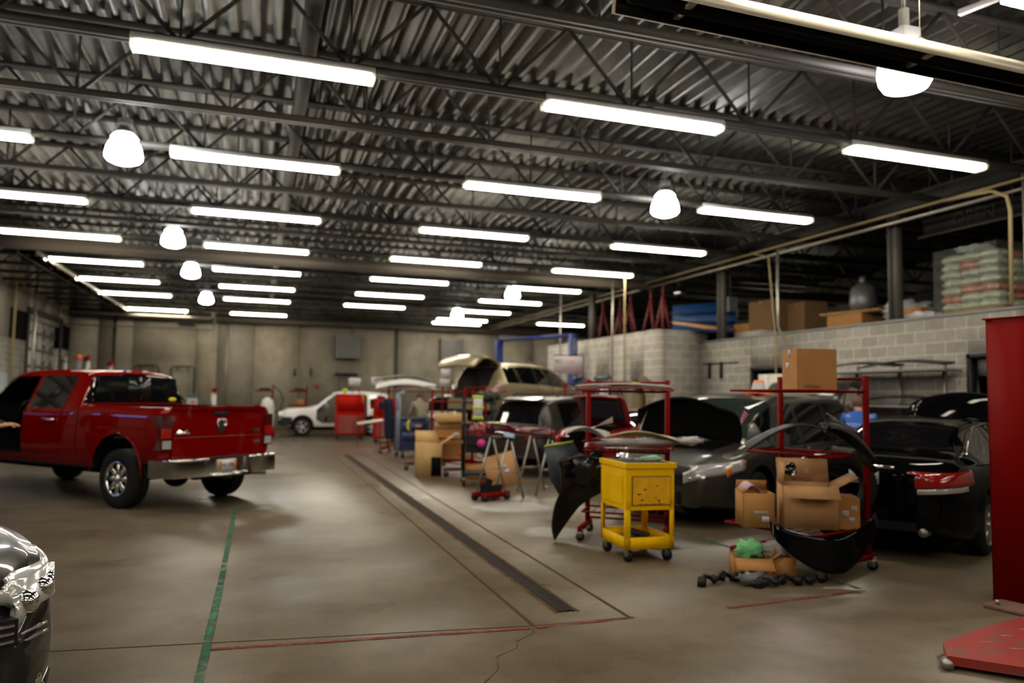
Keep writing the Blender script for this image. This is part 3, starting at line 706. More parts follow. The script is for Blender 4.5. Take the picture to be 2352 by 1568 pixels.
def lamp_rear(name,m,parent,poly,x,th=.05,axis='x'):
    return MB().prism(poly,axis,x-th/2,x+th/2).build(name,m,parent,bevel=.008)
def seam(parent, ring_fn, pts, r=.004, side=1, name='door_seam'):
    """pts: (x, j) along the shell; j ring sample index"""
    P=[]
    for x,j in pts:
        rg=ring_fn(x); j0=int(j); j1=min(j0+1,len(rg)-1); t=j-j0
        y=rg[j0][0]*(1-t)+rg[j1][0]*t; z=rg[j0][1]*(1-t)+rg[j1][1]*t
        P.append((x,side*(y+.001),z))
    return MB().tube(P,r,5).build(name,M_matte,parent)
def seats(parent, xs, m, w_=.5, z=.45):
    for x in xs:
        for y in (-.36,.36):
            s=MB().box((x+.1,y,z+.06),(.5,w_,.16)).box((x-.2,y,z+.42),(.14,w_,.68),(0,-.2,0)).box((x-.3,y,z+.82),(.1,.26,.16),(0,-.2,0)).build('seat',m,parent,bevel=.04)
def wrap_lamp(name,m,parent,ringfn,xe,z0,z1,yin,xf,side,off=.012,z0f=None,z1f=None,th=.02):
    """lens following the body skin round a corner, from yin on the end face to xf along the flank"""
    sg=-1 if xf>xe else 1
    def ysk(x,z):
        rg_=ringfn(x); best=.5
        for (ya,za),(yb,zb) in zip(rg_[:-1],rg_[1:]):
            if (za-z)*(zb-z)<=0 and max(ya,yb)>.3:
                t=0 if abs(zb-za)<1e-6 else (z-za)/(zb-za); best=max(best if best!=.5 else 0,ya+(yb-ya)*t)
        return best
    z0f=z0 if z0f is None else z0f; z1f=z1 if z1f is None else z1f
    def fn(u,v):
        zz=(z0+(z1-z0)*v)*(1-u)+(z0f+(z1f-z0f)*v)*u
        yb=ysk(xe,zz)
        if u<.35: t=u/.35; return (xe+sg*(.045-.012*t+off), side*(yin+(yb*.93-yin)*t), zz)
        if u<.5: t=(u-.35)/.15; return (xe+sg*(.033+off)*(1-t), side*(yb*.93+(yb+off-yb*.93)*t), zz)
        t=(u-.5)/.5; x=xe+(xf-xe)*t; return (x, side*(ysk(x,zz)+off), zz)
    return MB().sheet(fn,20,4,th).build(name,m,parent)
M_trimgrey = mat('interior_grey',(.05,.048,.045),.85)
# ---------------------------------------------------------------- red pickup
P_red = paint('truck_red_paint',(.16,.001,.0003),0,.5,.5)
T=thing('pickup_truck','bright red four door pickup with chrome rear bumper, parked at the left','truck')
TS=dict(ax0=-.27,lift=.07,paint=P_red,wb=4.08,wmax=1.0,R=.41,arch=.56,tw=.27,rim=.24,spokes=8,rim_m=M_chrome,crown=.05,
 top=[(-1.12,1.43),(.0,1.43),(.62,1.43),(.70,1.45),(.78,1.86),(.9,1.93),(1.5,1.97),(2.4,1.96),(2.75,1.92),(3.35,1.55),(3.55,1.44),(4.2,1.4),(4.75,1.3),(4.95,1.18)],
 belt=[(-1.12,1.40),(.7,1.40),(1.2,1.36),(3.3,1.34),(4.3,1.28),(4.95,1.1)],
 bot=[(-1.12,.64),(-.4,.60),(.5,.52),(3.4,.5),(4.3,.52),(4.95,.5)],
 w=[(-1.12,.98),(-.9,1.0),(4.4,1.0),(4.8,.95),(4.95,.86)], rw=[(-1.12,.72),(4.95,.70)],
 side_glass=[(1.12,1.98),(2.1,3.2)], rear_glass=(.70,.80), windscreen=(2.78,3.42), glass_m2=M_clear,
 cuts=[([(-1.06,-.86),(.58,-.86),(.58,.86),(-1.06,.86)],'z',.95,1.6),
       ([(2.05,.66),(3.25,.66),(3.35,1.2),(3.3,1.36),(2.95,1.72),(2.72,1.83),(2.08,1.85)],'y',.25,1.2)],
 wideglass=True)
body=build_body(TS,T); rg=car_shell(TS)
# rear glass sits on the upright cab back
MB().prism([(-.74,1.46),(.74,1.46),(.66,1.84),(-.66,1.84)],'x',.70,.735).build('rear_window',M_tint,T,bevel=.01)
MB().prism([(-.2,1.45),(.2,1.45),(.19,1.84),(-.19,1.84)],'x',.685,.70).build('sliding_window_frame',mat('frame_charcoal',(.008,.008,.008),.15,spec=.3),T)
tag(MB().lathe([(.0,0),(.07,0),(.07,.004),(.0,.004)],20,Matrix.Translation((.68,-.6,1.50))@Matrix.Rotation(R_(-90),4,'Y')@Matrix.Diagonal((.5,1,1,1))).build('window_sticker',mat('sticker_yellow',(.65,.6,.02),.5),T),'small yellow oval sticker',None)
MB().box((.8,0,1.93),(.05,.42,.055)).build('third_brake_lamp',M_redlens,T,bevel=.01)
for y in (-.14,.14): MB().box((.77,y,1.93),(.02,.08,.035)).build('cargo_lamp',M_clearlens,T)
# tailgate, with handle and badges (rear face at x=-1.16)
MB().prism([(-.80,.68),(.80,.68),(.80,1.36),(.76,1.43),(-.76,1.43),(-.80,1.36)],'x',-1.185,-1.13).build('tailgate',P_red,T,bevel=.015)
MB().prism([(-.8,1.38),(.8,1.38),(.8,1.425),(-.8,1.425)],'x',-1.215,-1.15).build('tailgate_spoiler',P_red,T,bevel=.012)
MB().box((-1.19,0,1.33),(.02,.26,.06)).build('tailgate_handle',M_black,T)
MB().box((-1.187,0,1.0),(.008,1.55,.012)).build('tailgate_crease',mat('red_shadow_gap',(.15,.006,.004),.4),T)
sh=[(-.075,.09),(0,.105),(.075,.09),(.07,-.02),(.035,-.1),(0,-.125),(-.035,-.1),(-.07,-.02)]
em=MB().prism([(y,1.16+z) for y,z in sh],'x',-1.20,-1.185).build('shield_emblem',M_chrome,T,bevel=.004)
MB().tube([(-1.205,-.01,1.24),(-1.21,-.05,1.245),(-1.21,-.085,1.2),(-1.21,-.07,1.15),(-1.205,-.045,1.16)],.012,6).tube([(-1.205,.01,1.24),(-1.21,.05,1.245),(-1.21,.085,1.2),(-1.21,.07,1.15),(-1.205,.045,1.16)],.012,6).build('horn_relief',M_chrome,em)
MB().prism([(.52,1.05),(.78,1.05),(.70,1.12),(.66,1.1),(.63,1.13),(.56,1.09)],'x',-1.197,-1.185).build('script_badge',M_chrome,T)
text('4x4',.11,M_chrome,T,facing((-1.192,-.64,1.08),(-1,0,0)),.004,'badge_lettering')
text('2500',.06,M_steel,T,facing((-1.192,-.67,.9),(-1,0,0)),.003,'badge_lettering')
for s in (1,-1):
    L_=MB().prism([(s*.81,.84),(s*.985,.84),(s*.985,1.31),(s*.81,1.31)],'x',-1.19,-.93).build('tail_lamp',mat('dark_red_lens',(.06,.002,.002),.12,coat=.8),T,bevel=.015)
    MB().prism([(s*.83,1.0),(s*.985,1.0),(s*.985,1.13),(s*.83,1.13)],'x',-1.197,-.95).build('brake_element',M_redlens,L_,bevel=.02)
    MB().prism([(s*.83,.86),(s*.96,.86),(s*.96,.97),(s*.83,.97)],'x',-1.20,-1.1).build('reverse_element',M_clearlens,L_,bevel=.01)
    MB().bar((.0+3.0,s*1.0,1.0),(2.2,s*1.0,1.0),.0,.0) if False else None
# chrome bumper with plate recess
pl=[(-1.25,-.96),(-1.36,-.90),(-1.40,-.5),(-1.40,-.33),(-1.33,-.3),(-1.33,.3),(-1.40,.33),(-1.40,.5),(-1.36,.90),(-1.25,.96),(-.95,.98),(-.95,.92),(-1.2,.90),(-1.2,-.90),(-.95,-.92),(-.95,-.98)]
BP=MB().prism(pl,'z',.47,.70).build('rear_bumper',M_chrome,T,bevel=.02)
MB().bx(-1.30,-1.15,-.9,.9,.70,.712).build('step_pad',M_black,BP)
for s in (1,-1): MB().tube([(-1.385,s*.36,.70),(-1.385,s*.5,.70),(-1.35,s*.88,.70),(-1.22,s*.95,.70)],.022,8).build('top_lip',M_chrome,BP)
MB().tube([(-1.34,-.3,.48),(-1.39,-.2,.47),(-1.39,.2,.47),(-1.34,.3,.48)],.018,8).build('lower_lip',M_chrome,BP)
plt=MB().box((-1.345,0,.60),(.012,.32,.16)).build('number_plate',M_paper,T)

for y_ in (.13,-.13): MB().box((-1.353,y_,.60),(.004,.05,.12)).build('plate_graphic',mat('plate_amber',(.5,.22,.02),.6),plt)
text('AX 106',.075,M_navy,plt,facing((-1.353,0,.6),(-1,0,0)),.002)
MB().bx(-1.4,-1.0,-.05,.05,.40,.48).bx(-1.3,-1.2,-.5,.5,.42,.47).build('tow_hitch',M_black,T)
MB().cyl((-.75,-.62,.42),(-1.05,-1.02,.40),.045,12).build('exhaust_tip',M_steel,T)
MB().cyl((-.27,-.8,.41),(-.27,.8,.41),.06,12).sphere((-.27,0,.41),.2,(1,1,1)).build('rear_axle',M_matte,T)
MB().bx(-1.1,4.4,.35,.5,.48,.62).bx(-1.1,4.4,-.5,-.35,.48,.62).cyl((-.7,.1,.46),(-.7,.1,.46),.1).bx(-.9,-.4,-.3,.3,.42,.6).build('chassis_rail',M_matte,T)
MB().cyl((0,0,.42),(3.4,0,.5),.05,10).build('drive_shaft',M_matte,T)
for s in (1,-1):
    MB().tube([(-.27+.565*math.cos(t),s*1.0,.48+.565*math.sin(t)) for t in [math.pi*q/16 for q in range(17)]],.014,6).build('wheel_arch_lip',P_red,T)
    MB().tube([(1.5,s*1.01,1.2),(1.45,s*1.035,1.2),(1.25,s*1.035,1.19),(1.2,s*1.01,1.19)],.018,6).build('door_handle',M_chrome,T)
nb=sum(SEG[:6])
for s in (1,-1):
    for x in (2.05,1.08,.66): seam(T,rg,[(x,j) for j in range(6,nb+ (5 if x>1 and x<2.06 else 1))],.006,s)
    seam(T,rg,[(1.08,6.3),(2.05,6.3),(3.3,6.3)],.005,s,'sill_seam')
# swung open front door: leaf hinged near x=3.3 on the left side
D=thing('_','','',(0,0,0)); 
for k in list(D.keys()): del D[k]
D.name='front_door'; D.parent=T; D.location=(3.3,1.0,0); D.rotation_euler=(0,0,R_(-62))
MB().prism([(-1.2,.68),(0,.68),(.02,1.3),(0,1.34),(-1.2,1.36)],'y',-.07,.03).build('door_skin',P_red,D,bevel=.015)
MB().tube([(-1.18,-.03,1.34),(-1.1,-.1,1.82),(-.55,-.12,1.8),(-.3,-.1,1.68),(0,-.03,1.34)],.024,8).build('window_frame',M_black,D)
MB().prism([(-1.16,1.34),(-1.08,1.8),(-.56,1.78),(-.3,1.66),(-.02,1.34)],'y',-.09,-.08).build('door_glass',M_clear,D)
MB().box((-.28,.2,1.4),(.1,.26,.34)).bar((-.25,.0,1.36),(-.25,.16,1.38),.06,.04).build('towing_mirror',M_black,D,bevel=.02)
MB().box((3.25,-1.22,1.38),(.12,.26,.34)).bar((3.28,-.95,1.32),(3.26,-1.15,1.36),.05,.04).build('towing_mirror',M_black,T,bevel=.02)
seats(T,(1.5,2.5),M_matte,.55,.85)
MB().box((3.2,0,1.25),(.35,1.5,.25)).build('dashboard',M_matte,T,bevel=.04)
MB().lathe([(.17,-.012),(.19,0),(.17,.012),(.16,0),(.17,-.012)],20,Matrix.Translation((2.95,.38,1.3))@Matrix.Rotation(R_(70),4,'Y')).build('steering_wheel',M_black,T)
MB().bx(4.95,5.02,-.6,.6,.75,1.15).build('grille',M_chrome,T,bevel=.02)
MB().bx(4.9,5.12,-.98,.98,.45,.68).build('front_bumper',M_chrome,T,bevel=.03)
for s in (1,-1): MB().box((4.93,s*.75,.98),(.12,.26,.24)).build('headlamp',M_clearlens,T,bevel=.03)
place(T,-1.284,12.70,-43)
# ---------------------------------------------------------------- generic passenger cars
def hatch_panel(name,parent,S_w,pts,m,thick=.05,curve=.06,nu=10,nv=10):
    """curved closure panel: pts list of (x,z) stations, width profile S_w list of half widths"""
    f=pchip([(i/(len(pts)-1),p[0]) for i,p in enumerate(pts)]); g=pchip([(i/(len(pts)-1),p[1]) for i,p in enumerate(pts)]); h=pchip([(i/(len(pts)-1),w_) for i,w_ in enumerate(S_w)])
    def fn(u,v):
        y=(v*2-1); return (f(u),y*h(u),g(u)-curve*y*y)
    return MB().sheet(fn,nu,nv,thick).build(name,m,parent)
# dark grey SUV seen from behind
P_dk=paint('dark_grey_paint',(.075,.072,.068),.75,.32)
T=thing('sport_utility_vehicle','dark grey SUV parked tail out with a big black rear window','car')
S1=dict(paint=P_dk,wb=3.02,wmax=1.0,R=.37,arch=.44,tw=.25,rim=.22,spokes=6,
 top=[(-.98,.98),(-.9,1.12),(-.55,1.66),(-.3,1.74),(.6,1.79),(1.7,1.78),(2.2,1.7),(2.95,1.18),(3.1,1.1),(3.8,1.0),(4.05,.85)],
 belt=[(-.98,.95),(-.85,1.08),(2.9,1.05),(3.8,.92),(4.05,.75)],bot=[(-.98,.42),(-.6,.32),(3.5,.28),(4.05,.35)],
 w=[(-.98,.84),(-.8,.95),(-.5,1.0),(3.3,.98),(3.8,.9),(4.05,.7)],rw=[(-.98,.66),(-.5,.72),(1.5,.72),(4.05,.6)],
 side_glass=[(-.25,.75),(.85,1.75),(1.85,2.65)],rear_glass=(-.88,-.56),windscreen=(2.25,2.9),wideglass=False)
build_body(S1,T); rg=car_shell(S1)
for s in (1,-1):
    wrap_lamp('tail_lamp',M_redlens,T,rg,-.98,.80,.93,.52,-.62,s,.015,z0f=.9,z1f=1.03)
MB().box((-1.02,0,.93),(.03,1.1,.05)).build('chrome_strip',M_chrome,T)
pl=MB().box((-1.04,0,.84),(.012,.3,.15)).build('number_plate',mat('plate_blue_white',(.35,.5,.75),.4),T)
MB().bx(-1.06,-.85,-.88,.88,.42,.66).build('rear_bumper',P_dk,T,bevel=.05)
MB().bx(-1.07,-.9,-.5,.5,.36,.44).build('bumper_valance',M_black,T)
for s in (1,-1): MB().tube([(-.2,s*.68,1.77),(-.1,s*.68,1.82),(1.7,s*.68,1.82),(1.8,s*.68,1.78)],.018,6).build('roof_rail',M_black,T)
MB().box((-.6,0,1.70),(.25,1.1,.04),(0,-.2,0)).build('rear_spoiler',P_dk,T,bevel=.01)
MB().tube([(-.9,.0,1.08),(-.78,.35,1.2)],.01,5).build('rear_wiper',M_black,T)
place(T,5.88,15.6,62,0,.93)
# black sedan on the right
P_bk=paint('black_paint',(.002,.002,.0025),0,.3,.45)
T=thing('sedan','black four door sedan parked tail out at the right, behind the red lift post','car')
S2=dict(paint=P_bk,wb=2.8,wmax=.925,R=.33,arch=.385,tw=.225,rim=.225,spokes=7,crown=.04,
 top=[(-1.12,.93),(-.95,1.05),(-.55,1.09),(-.35,1.12),(.35,1.40),(.75,1.455),(1.35,1.475),(1.8,1.43),(2.55,1.02),(2.75,.95),(3.4,.86),(3.78,.66)],
 belt=[(-1.12,.90),(-.9,.99),(.2,.97),(2.5,.90),(3.4,.80),(3.78,.6)],bot=[(-1.12,.36),(-.6,.24),(3.2,.2),(3.78,.28)],
 w=[(-1.12,.74),(-.95,.85),(-.6,.915),(2.9,.92),(3.4,.84),(3.78,.6)],rw=[(-1.12,.55),(0,.56),(1,.60),(3.78,.5)],
 side_glass=[(.05,.9),(1.0,1.95)],rear_glass=(-.38,.45),windscreen=(1.8,2.5),wideglass=False)
build_body(S2,T); rg=car_shell(S2)
for s in (1,-1):
    L_=wrap_lamp('tail_lamp',M_redlens,T,rg,-1.12,.77,.90,.50,-.72,s,.02,z0f=.82,z1f=.965)
    wrap_lamp('reverse_element',M_clearlens,L_,rg,-1.12,.715,.765,.52,-.85,s,.02,z0f=.76,z1f=.81)
MB().box((-1.185,0,.86),(.012,.30,.15)).build('number_plate',mat('plate_pale',(.35,.4,.45),.4),T)
MB().box((-1.17,0,.97),(.03,.6,.03)).build('chrome_strip',M_chrome,T)
MB().bx(-1.19,-1.1,-.5,.5,.34,.42).build('bumper_valance',M_black,T,bevel=.02)
MB().cyl((-1.15,-.55,.33),(-.9,-.55,.33),.045,12).build('exhaust_tip',M_steel,T)
for s in (1,-1):
    seam(T,rg,[(x,nb+.0) for x in (-.3,.05,.5,.95,1.5,2.0,2.3)],.008,s,'window_trim')
    for x in (.95,2.05): seam(T,rg,[(x,j) for j in range(6,nb+1)],.005,s)
    MB().tube([(.95,s*.93,.84),(1.1,s*.95,.84),(1.2,s*.93,.84)],.012,6).build('door_handle',P_bk,T)
MB().tube([(-.2,-.73,1.0),(.15,-.68,1.22),(.55,-.63,1.36),(1.2,-.62,1.41),(1.9,-.66,1.3),(2.4,-.75,1.02)],.008,6).build('window_chrome',M_chrome,T)
hatch_panel('hood',T,(.66,.72,.74,.7,.6),[(2.72,1.0),(2.74,1.25),(2.8,1.5),(2.9,1.72),(2.98,1.8)],P_bk,.03,.12)
MB().cyl((3.4,-.5,.85),(2.9,-.55,1.5),.01,6).build('hood_prop',M_steel,T)
place(T,7.18,7.07,62.3)
# grey minivan, hood up, nose towards the aisle
P_van=paint('graphite_paint',(.095,.09,.08),.75,.32)
T=thing('minivan','graphite grey minivan with hood raised and its headlight facing the aisle','car')
S3=dict(paint=P_van,wb=3.0,wmax=1.0,R=.35,arch=.42,tw=.24,rim=.22,spokes=5,inner_m=M_matte,crown=.05,
 top=[(-1.1,.95),(-1.0,1.12),(-.75,1.6),(-.5,1.7),(.6,1.75),(1.7,1.74),(2.1,1.68),(3.0,1.14),(3.1,1.08),(3.6,.98),(3.95,.8)],
 belt=[(-1.1,.92),(-.9,1.05),(1.5,1.02),(2.9,1.0),(3.5,.9),(3.95,.72)],bot=[(-1.1,.4),(-.6,.28),(3.3,.22),(3.95,.26)],
 w=[(-1.1,.84),(-.8,.97),(-.5,1.0),(3.1,1.0),(3.55,.93),(3.95,.66)],rw=[(-1.1,.68),(-.5,.75),(1.5,.74),(3.95,.62)],
 side_glass=[(-.6,.35),(.45,1.45),(1.55,2.6)],rear_glass=(-.98,-.72),windscreen=(2.15,2.98),glass_m2=M_clear,wideglass=True,
 cuts=[([(3.12,-.66),(3.6,-.6),(3.6,.6),(3.12,.66)],'z',.55,1.3)])
build_body(S3,T); rg=car_shell(S3)
for s in (1,-1):
    L_=wrap_lamp('headlamp',M_clearlens,T,rg,3.95,.56,.70,.42,3.42,s,.015,z0f=.74,z1f=.88)
    wrap_lamp('indicator_element',M_orangelens,L_,rg,3.78,.66,.77,.70,3.34,s,.03,z0f=.77,z1f=.885) if False else None
    MB().sheet(lambda u,v:(3.72-.34*u,s*(.855+.085*u+.02),.66+.10*u+.11*v),8,3,.02).build('indicator_element',M_orangelens,L_)
    MB().sphere((3.97,s*.52,.63),.05).sphere((3.93,s*.66,.64),.045).build('projector',M_chrome,L_)
MB().bx(3.9,4.02,-.40,.40,.54,.68).build('grille',M_black,T,bevel=.02)
MB().bx(3.9,4.03,-.36,.36,.3,.46).build('lower_grille',M_black,T,bevel=.02)
MB().bx(3.15,3.55,-.5,.5,.6,.86).box((3.3,.25,.9),(.3,.3,.12)).box((3.4,-.3,.88),(.25,.35,.14)).build('engine',M_black,T,bevel=.03)
HD=hatch_panel('hood',T,(.70,.78,.80,.76,.6),[(3.08,1.12),(3.12,1.32),(3.22,1.52),(3.3,1.62),(3.37,1.66)],M_matte,.035,.16)
MB().cyl((3.75,-.55,.9),(3.28,-.6,1.48),.007,6).build('hood_prop',M_steel,T)
MB().prism([(2.55,1.42),(2.62,1.42)][:2]+[(2.64,1.36),(2.57,1.36)],'y',.1,.14).build('blue_tape',M_blue,T)
nrm=Vector((.51,0,.86)).normalized()
text('102 3303',.10,M_pink,T,facing((2.86,.36,1.25),nrm,(-1,0,.6)),.004,'windscreen_writing')
mb=MB()
for k in range(6): mb.bar((2.5+k*.05,.50+k*.012,1.48-k*.033),(2.58+k*.05,.60,1.43-k*.033),.010,.006)
mb.build('windscreen_writing',M_pink,T)
for s in (1,-1):
    for x in (1.5,.4): seam(T,rg,[(x,j) for j in range(6,nb+6)],.006,s)
    MB().box((2.55,s*1.1,1.1),(.12,.22,.15)).bar((2.6,s*.95,1.04),(2.58,s*1.05,1.08),.04,.04).build('door_mirror',P_van,T,bevel=.03)
    MB().tube([(1.3,s*1.0,.95),(1.35,s*1.02,.95),(1.5,s*1.0,.95)],.014,6).build('door_handle',P_van,T)
    seam(T,rg,[(-.6+.4*q,nb) for q in range(10)],.01,s,'window_trim')
seats(T,(1.0,2.0),M_trimgrey,.5,.5)
MB().box((2.9,0,.98),(.3,1.5,.15)).build('dashboard',M_matte,T,bevel=.04)
HB=hatch_panel('tailgate',T,(.66,.7,.74,.72,.62),[(-.62,1.70),(-.9,1.9),(-1.25,2.02),(-1.6,2.02),(-1.8,1.95)],P_van,.05,.06)
text('38',.22,M_pink,HB,facing((-1.25,.35,2.04),(0,-.25,1),(1,0,0)),.003,'glass_writing')
for s in (1,-1): MB().cyl((-.8,s*.66,1.4),(-1.15,s*.62,1.95),.012,6).build('gas_strut',M_black,T)
place(T,8.55,10.85,242)
# red sedan with open trunk
P_mar=paint('crimson_paint',(.20,.006,.010),.4,.28)
T=thing('sedan','crimson red sedan with its trunk lid standing open, behind the first rack','car')
S4=dict(S2); S4.update(paint=P_mar,glass_m=M_tint,inner_m=M_matte,
 top=[(-1.08,.90),(-.92,1.04),(-.55,1.09),(-.35,1.12),(.35,1.38),(.75,1.44),(1.35,1.46),(1.8,1.42),(2.55,1.02),(2.75,.95),(3.4,.86),(3.72,.66)],
 belt=[(-1.08,.88),(-.9,.99),(.2,.97),(2.5,.90),(3.4,.80),(3.72,.6)],bot=[(-1.08,.36),(-.6,.24),(3.2,.2),(3.72,.28)],
 w=[(-1.08,.76),(-.92,.85),(-.6,.91),(2.9,.91),(3.4,.84),(3.72,.6)],rw=[(-1.08,.55),(0,.56),(1,.60),(3.72,.5)],
 cuts=[([(-1.3,.66),(-1.3,1.3),(-.42,1.3),(-.42,.6),(-.9,.5)],'y',-.56,.56)])
build_body(S4,T); rg=car_shell(S4)
for s in (1,-1):
    L_=wrap_lamp('tail_lamp',M_redlens,T,rg,-1.08,.76,.87,.58,-.72,s,.015,z0f=.80,z1f=.93)
    wrap_lamp('reverse_element',M_clearlens,L_,rg,-1.08,.70,.75,.60,-.9,s,.015)
LD=hatch_panel('trunk_lid',T,(.58,.62,.62,.58,.54),[(-.40,1.12),(-.5,1.38),(-.62,1.6),(-.7,1.68),(-.82,1.66)],P_mar,.04,.03)
MB().sheet(lambda u,v:(-.47-.2*u,(v*2-1)*.5,1.2+.4*u),6,6,.02).build('trunk_liner',mat('liner_blueblack',(.006,.007,.014),.6),LD)
place(T,6.85,13.6,68)
# gold crossover on a lift
P_gold=paint('champagne_paint',(.42,.35,.22),.7,.3)
T=thing('crossover','champagne gold crossover raised off the floor with its tailgate open','car')
S5=dict(blackpillars=[(.7,.82),(1.34,1.46)],wideglass=False,paint=P_gold,wb=2.82,wmax=.94,R=.35,arch=.42,tw=.23,rim=.22,spokes=5,crown=.05,glass_m=M_tint,
 top=[(-1.0,1.0),(-.92,1.2),(-.6,1.60),(-.35,1.68),(.5,1.73),(1.3,1.70),(1.9,1.55),(2.6,1.14),(2.8,1.06),(3.4,.96),(3.76,.78)],
 belt=[(-1.0,.97),(-.85,1.14),(0,1.14),(2.5,1.0),(3.3,.88),(3.76,.7)],bot=[(-1.0,.44),(-.6,.3),(3.2,.26),(3.76,.34)],
 w=[(-1.0,.8),(-.8,.9),(-.5,.94),(3.0,.94),(3.4,.86),(3.76,.66)],rw=[(-1.0,.62),(-.5,.66),(1.5,.66),(3.76,.56)],
 side_glass=[(-.5,.72),(.8,1.36),(1.44,2.5)],windscreen=(1.9,2.55),glass_m2=M_clear,inner_m=M_trimgrey,
 cuts=[([(-1.3,.72),(-1.3,1.75),(-.7,1.75),(-.58,1.56),(-.3,1.56),(-.1,.72)],'y',-.62,.62)])
build_body(S5,T); rg=car_shell(S5)
TG=hatch_panel('tailgate',T,(.60,.66,.7,.72,.66),[(-.48,1.66),(-.85,1.82),(-1.2,1.86),(-1.5,1.72),(-1.62,1.58)],P_gold,.06,.05)
MB().sheet(lambda u,v:(-.62-.6*u,(v*2-1)*.48,1.70+.08*u),4,4,.03).build('tailgate_window',M_tint,TG)
for s in (1,-1):
    MB().cyl((-.62,s*.6,1.3),(-.95,s*.6,1.78),.012,6).build('gas_strut',M_black,T)
    wrap_lamp('tail_lamp',mat('pale_red_lens',(.3,.16,.13),.12,coat=.8),T,rg,-1.0,.8,.95,.66,-.62,s,.015,z0f=.9,z1f=1.12)
    MB().tube([(-.2,s*.60,1.71),(-.1,s*.60,1.76),(1.3,s*.60,1.75),(1.4,s*.60,1.70)],.018,6).build('roof_rail',M_steel,T)
    for x in (.76,1.4): seam(T,rg,[(x,j) for j in range(6,nb+6)],.006,s)
    MB().tube([(.8,s*.94,.96),(.9,s*.96,.96),(1.0,s*.94,.96)],.014,6).build('door_handle',P_gold,T)
MB().bx(-1.06,-.85,-.84,.84,.42,.68).build('rear_bumper',P_gold,T,bevel=.05)
place(T,5.95,19.06,60,.9,.93)
# white SUV on the left of the back area, doors off
P_wh=paint('white_paint',(.72,.72,.72),0,.35)
T=thing('sport_utility_vehicle','white SUV with its side doors removed, side on near the back wall','car')
S6=dict(paint=P_wh,wb=2.62,wmax=.9,R=.36,arch=.43,tw=.22,rim=.215,spokes=5,crown=.04,inner_m=M_trimgrey,glass_m=M_tint,glass_m2=M_clear,
 top=[(-.88,1.0),(-.82,1.15),(-.62,1.6),(-.45,1.67),(.5,1.73),(1.2,1.71),(1.45,1.66),(2.15,1.16),(2.3,1.1),(3.2,1.02),(3.42,.85)],
 belt=[(-.88,.95),(-.7,1.05),(2.2,1.03),(3.1,.95),(3.42,.78)],bot=[(-.88,.45),(-.5,.36),(3.0,.33),(3.42,.4)],
 w=[(-.88,.8),(-.7,.88),(2.9,.9),(3.25,.84),(3.42,.7)],rw=[(-.88,.66),(3.42,.62)],
 side_glass=[(-.5,.1)],windscreen=(1.5,2.12),
 cuts=[([(1.18,.5),(1.9,.5),(2.12,.62),(2.12,1.0),(1.95,1.14),(1.45,1.56),(1.18,1.6)],'y',-1.1,1.1),([(.2,.75),(.45,.5),(1.08,.5),(1.08,1.6),(.2,1.58)],'y',-1.1,1.1)])
build_body(S6,T)
seats(T,(.45,1.35),mat('seat_dark_tan',(.09,.07,.05),.8),.5,.55)
MB().sphere((1.75,.35,1.15),.16,(.8,1,.8)).build('spent_airbag',M_paper,T)
MB().box((2.0,0,1.0),(.3,1.4,.2)).build('dashboard',M_trimgrey,T,bevel=.03)
for s in (1,-1): lamp_rear('headlamp',M_clearlens,T,[(s*.5,.92),(s*.82,.92),(s*.84,.78),(s*.55,.78)],3.4,.16)
MB().bx(3.34,3.5,-.8,.8,.4,.62).build('front_bumper',M_black,T,bevel=.04)
MB().bx(3.4,3.5,-.5,.5,.68,.92).build('grille',M_black,T,bevel=.02)
MB().bx(3.0,3.40,.86,.915,.42,.72).bx(3.0,3.40,-.915,-.86,.42,.72).build('corner_cladding',M_black,T,bevel=.02)
place(T,4.3,30.6,271)
# silver SUV, partly hidden behind racks
P_sil=paint('silver_paint',(.38,.40,.40),.8,.3)
T=thing('sport_utility_vehicle','silver SUV showing its dark rear window behind the grey-shirted worker','car')
S7=dict(S1); S7.update(paint=P_sil); build_body(S7,T)
for s in (1,-1): wrap_lamp('tail_lamp',M_redlens,T,rg,-.98,.8,.93,.6,-.7,s,.015,z0f=.9,z1f=1.03)
MB().bx(-1.06,-.85,-.88,.88,.42,.66).build('rear_bumper',P_sil,T,bevel=.05)
place(T,6.6,26.2,50,0,.94)
# dark car whose front corner pokes in at bottom left
T=thing('sedan','dark car nosing in at the bottom left corner, headlight and fog lamp trim in view','car')
S9=dict(S2); S9.update(paint=paint('near_black_paint',(.010,.0095,.009),.3,.25),wmax=.9,
 top=[(-1.0,.93),(-.9,1.04),(-.5,1.08),(.35,1.38),(.75,1.43),(1.35,1.45),(1.8,1.41),(2.5,1.02),(2.7,.96),(3.3,.86),(3.6,.72),(3.68,.58)],
 belt=[(-1.0,.90),(-.85,.99),(.2,.97),(2.5,.90),(3.3,.80),(3.68,.52)],bot=[(-1.0,.36),(-.6,.24),(3.2,.18),(3.68,.16)],
 w=[(-1.0,.74),(-.9,.85),(-.6,.88),(2.9,.9),(3.25,.86),(3.5,.78),(3.68,.6)],rw=[(-1.0,.55),(3.68,.5)],
 windscreen=(1.8,2.45)); build_body(S9,T); rg=car_shell(S9)
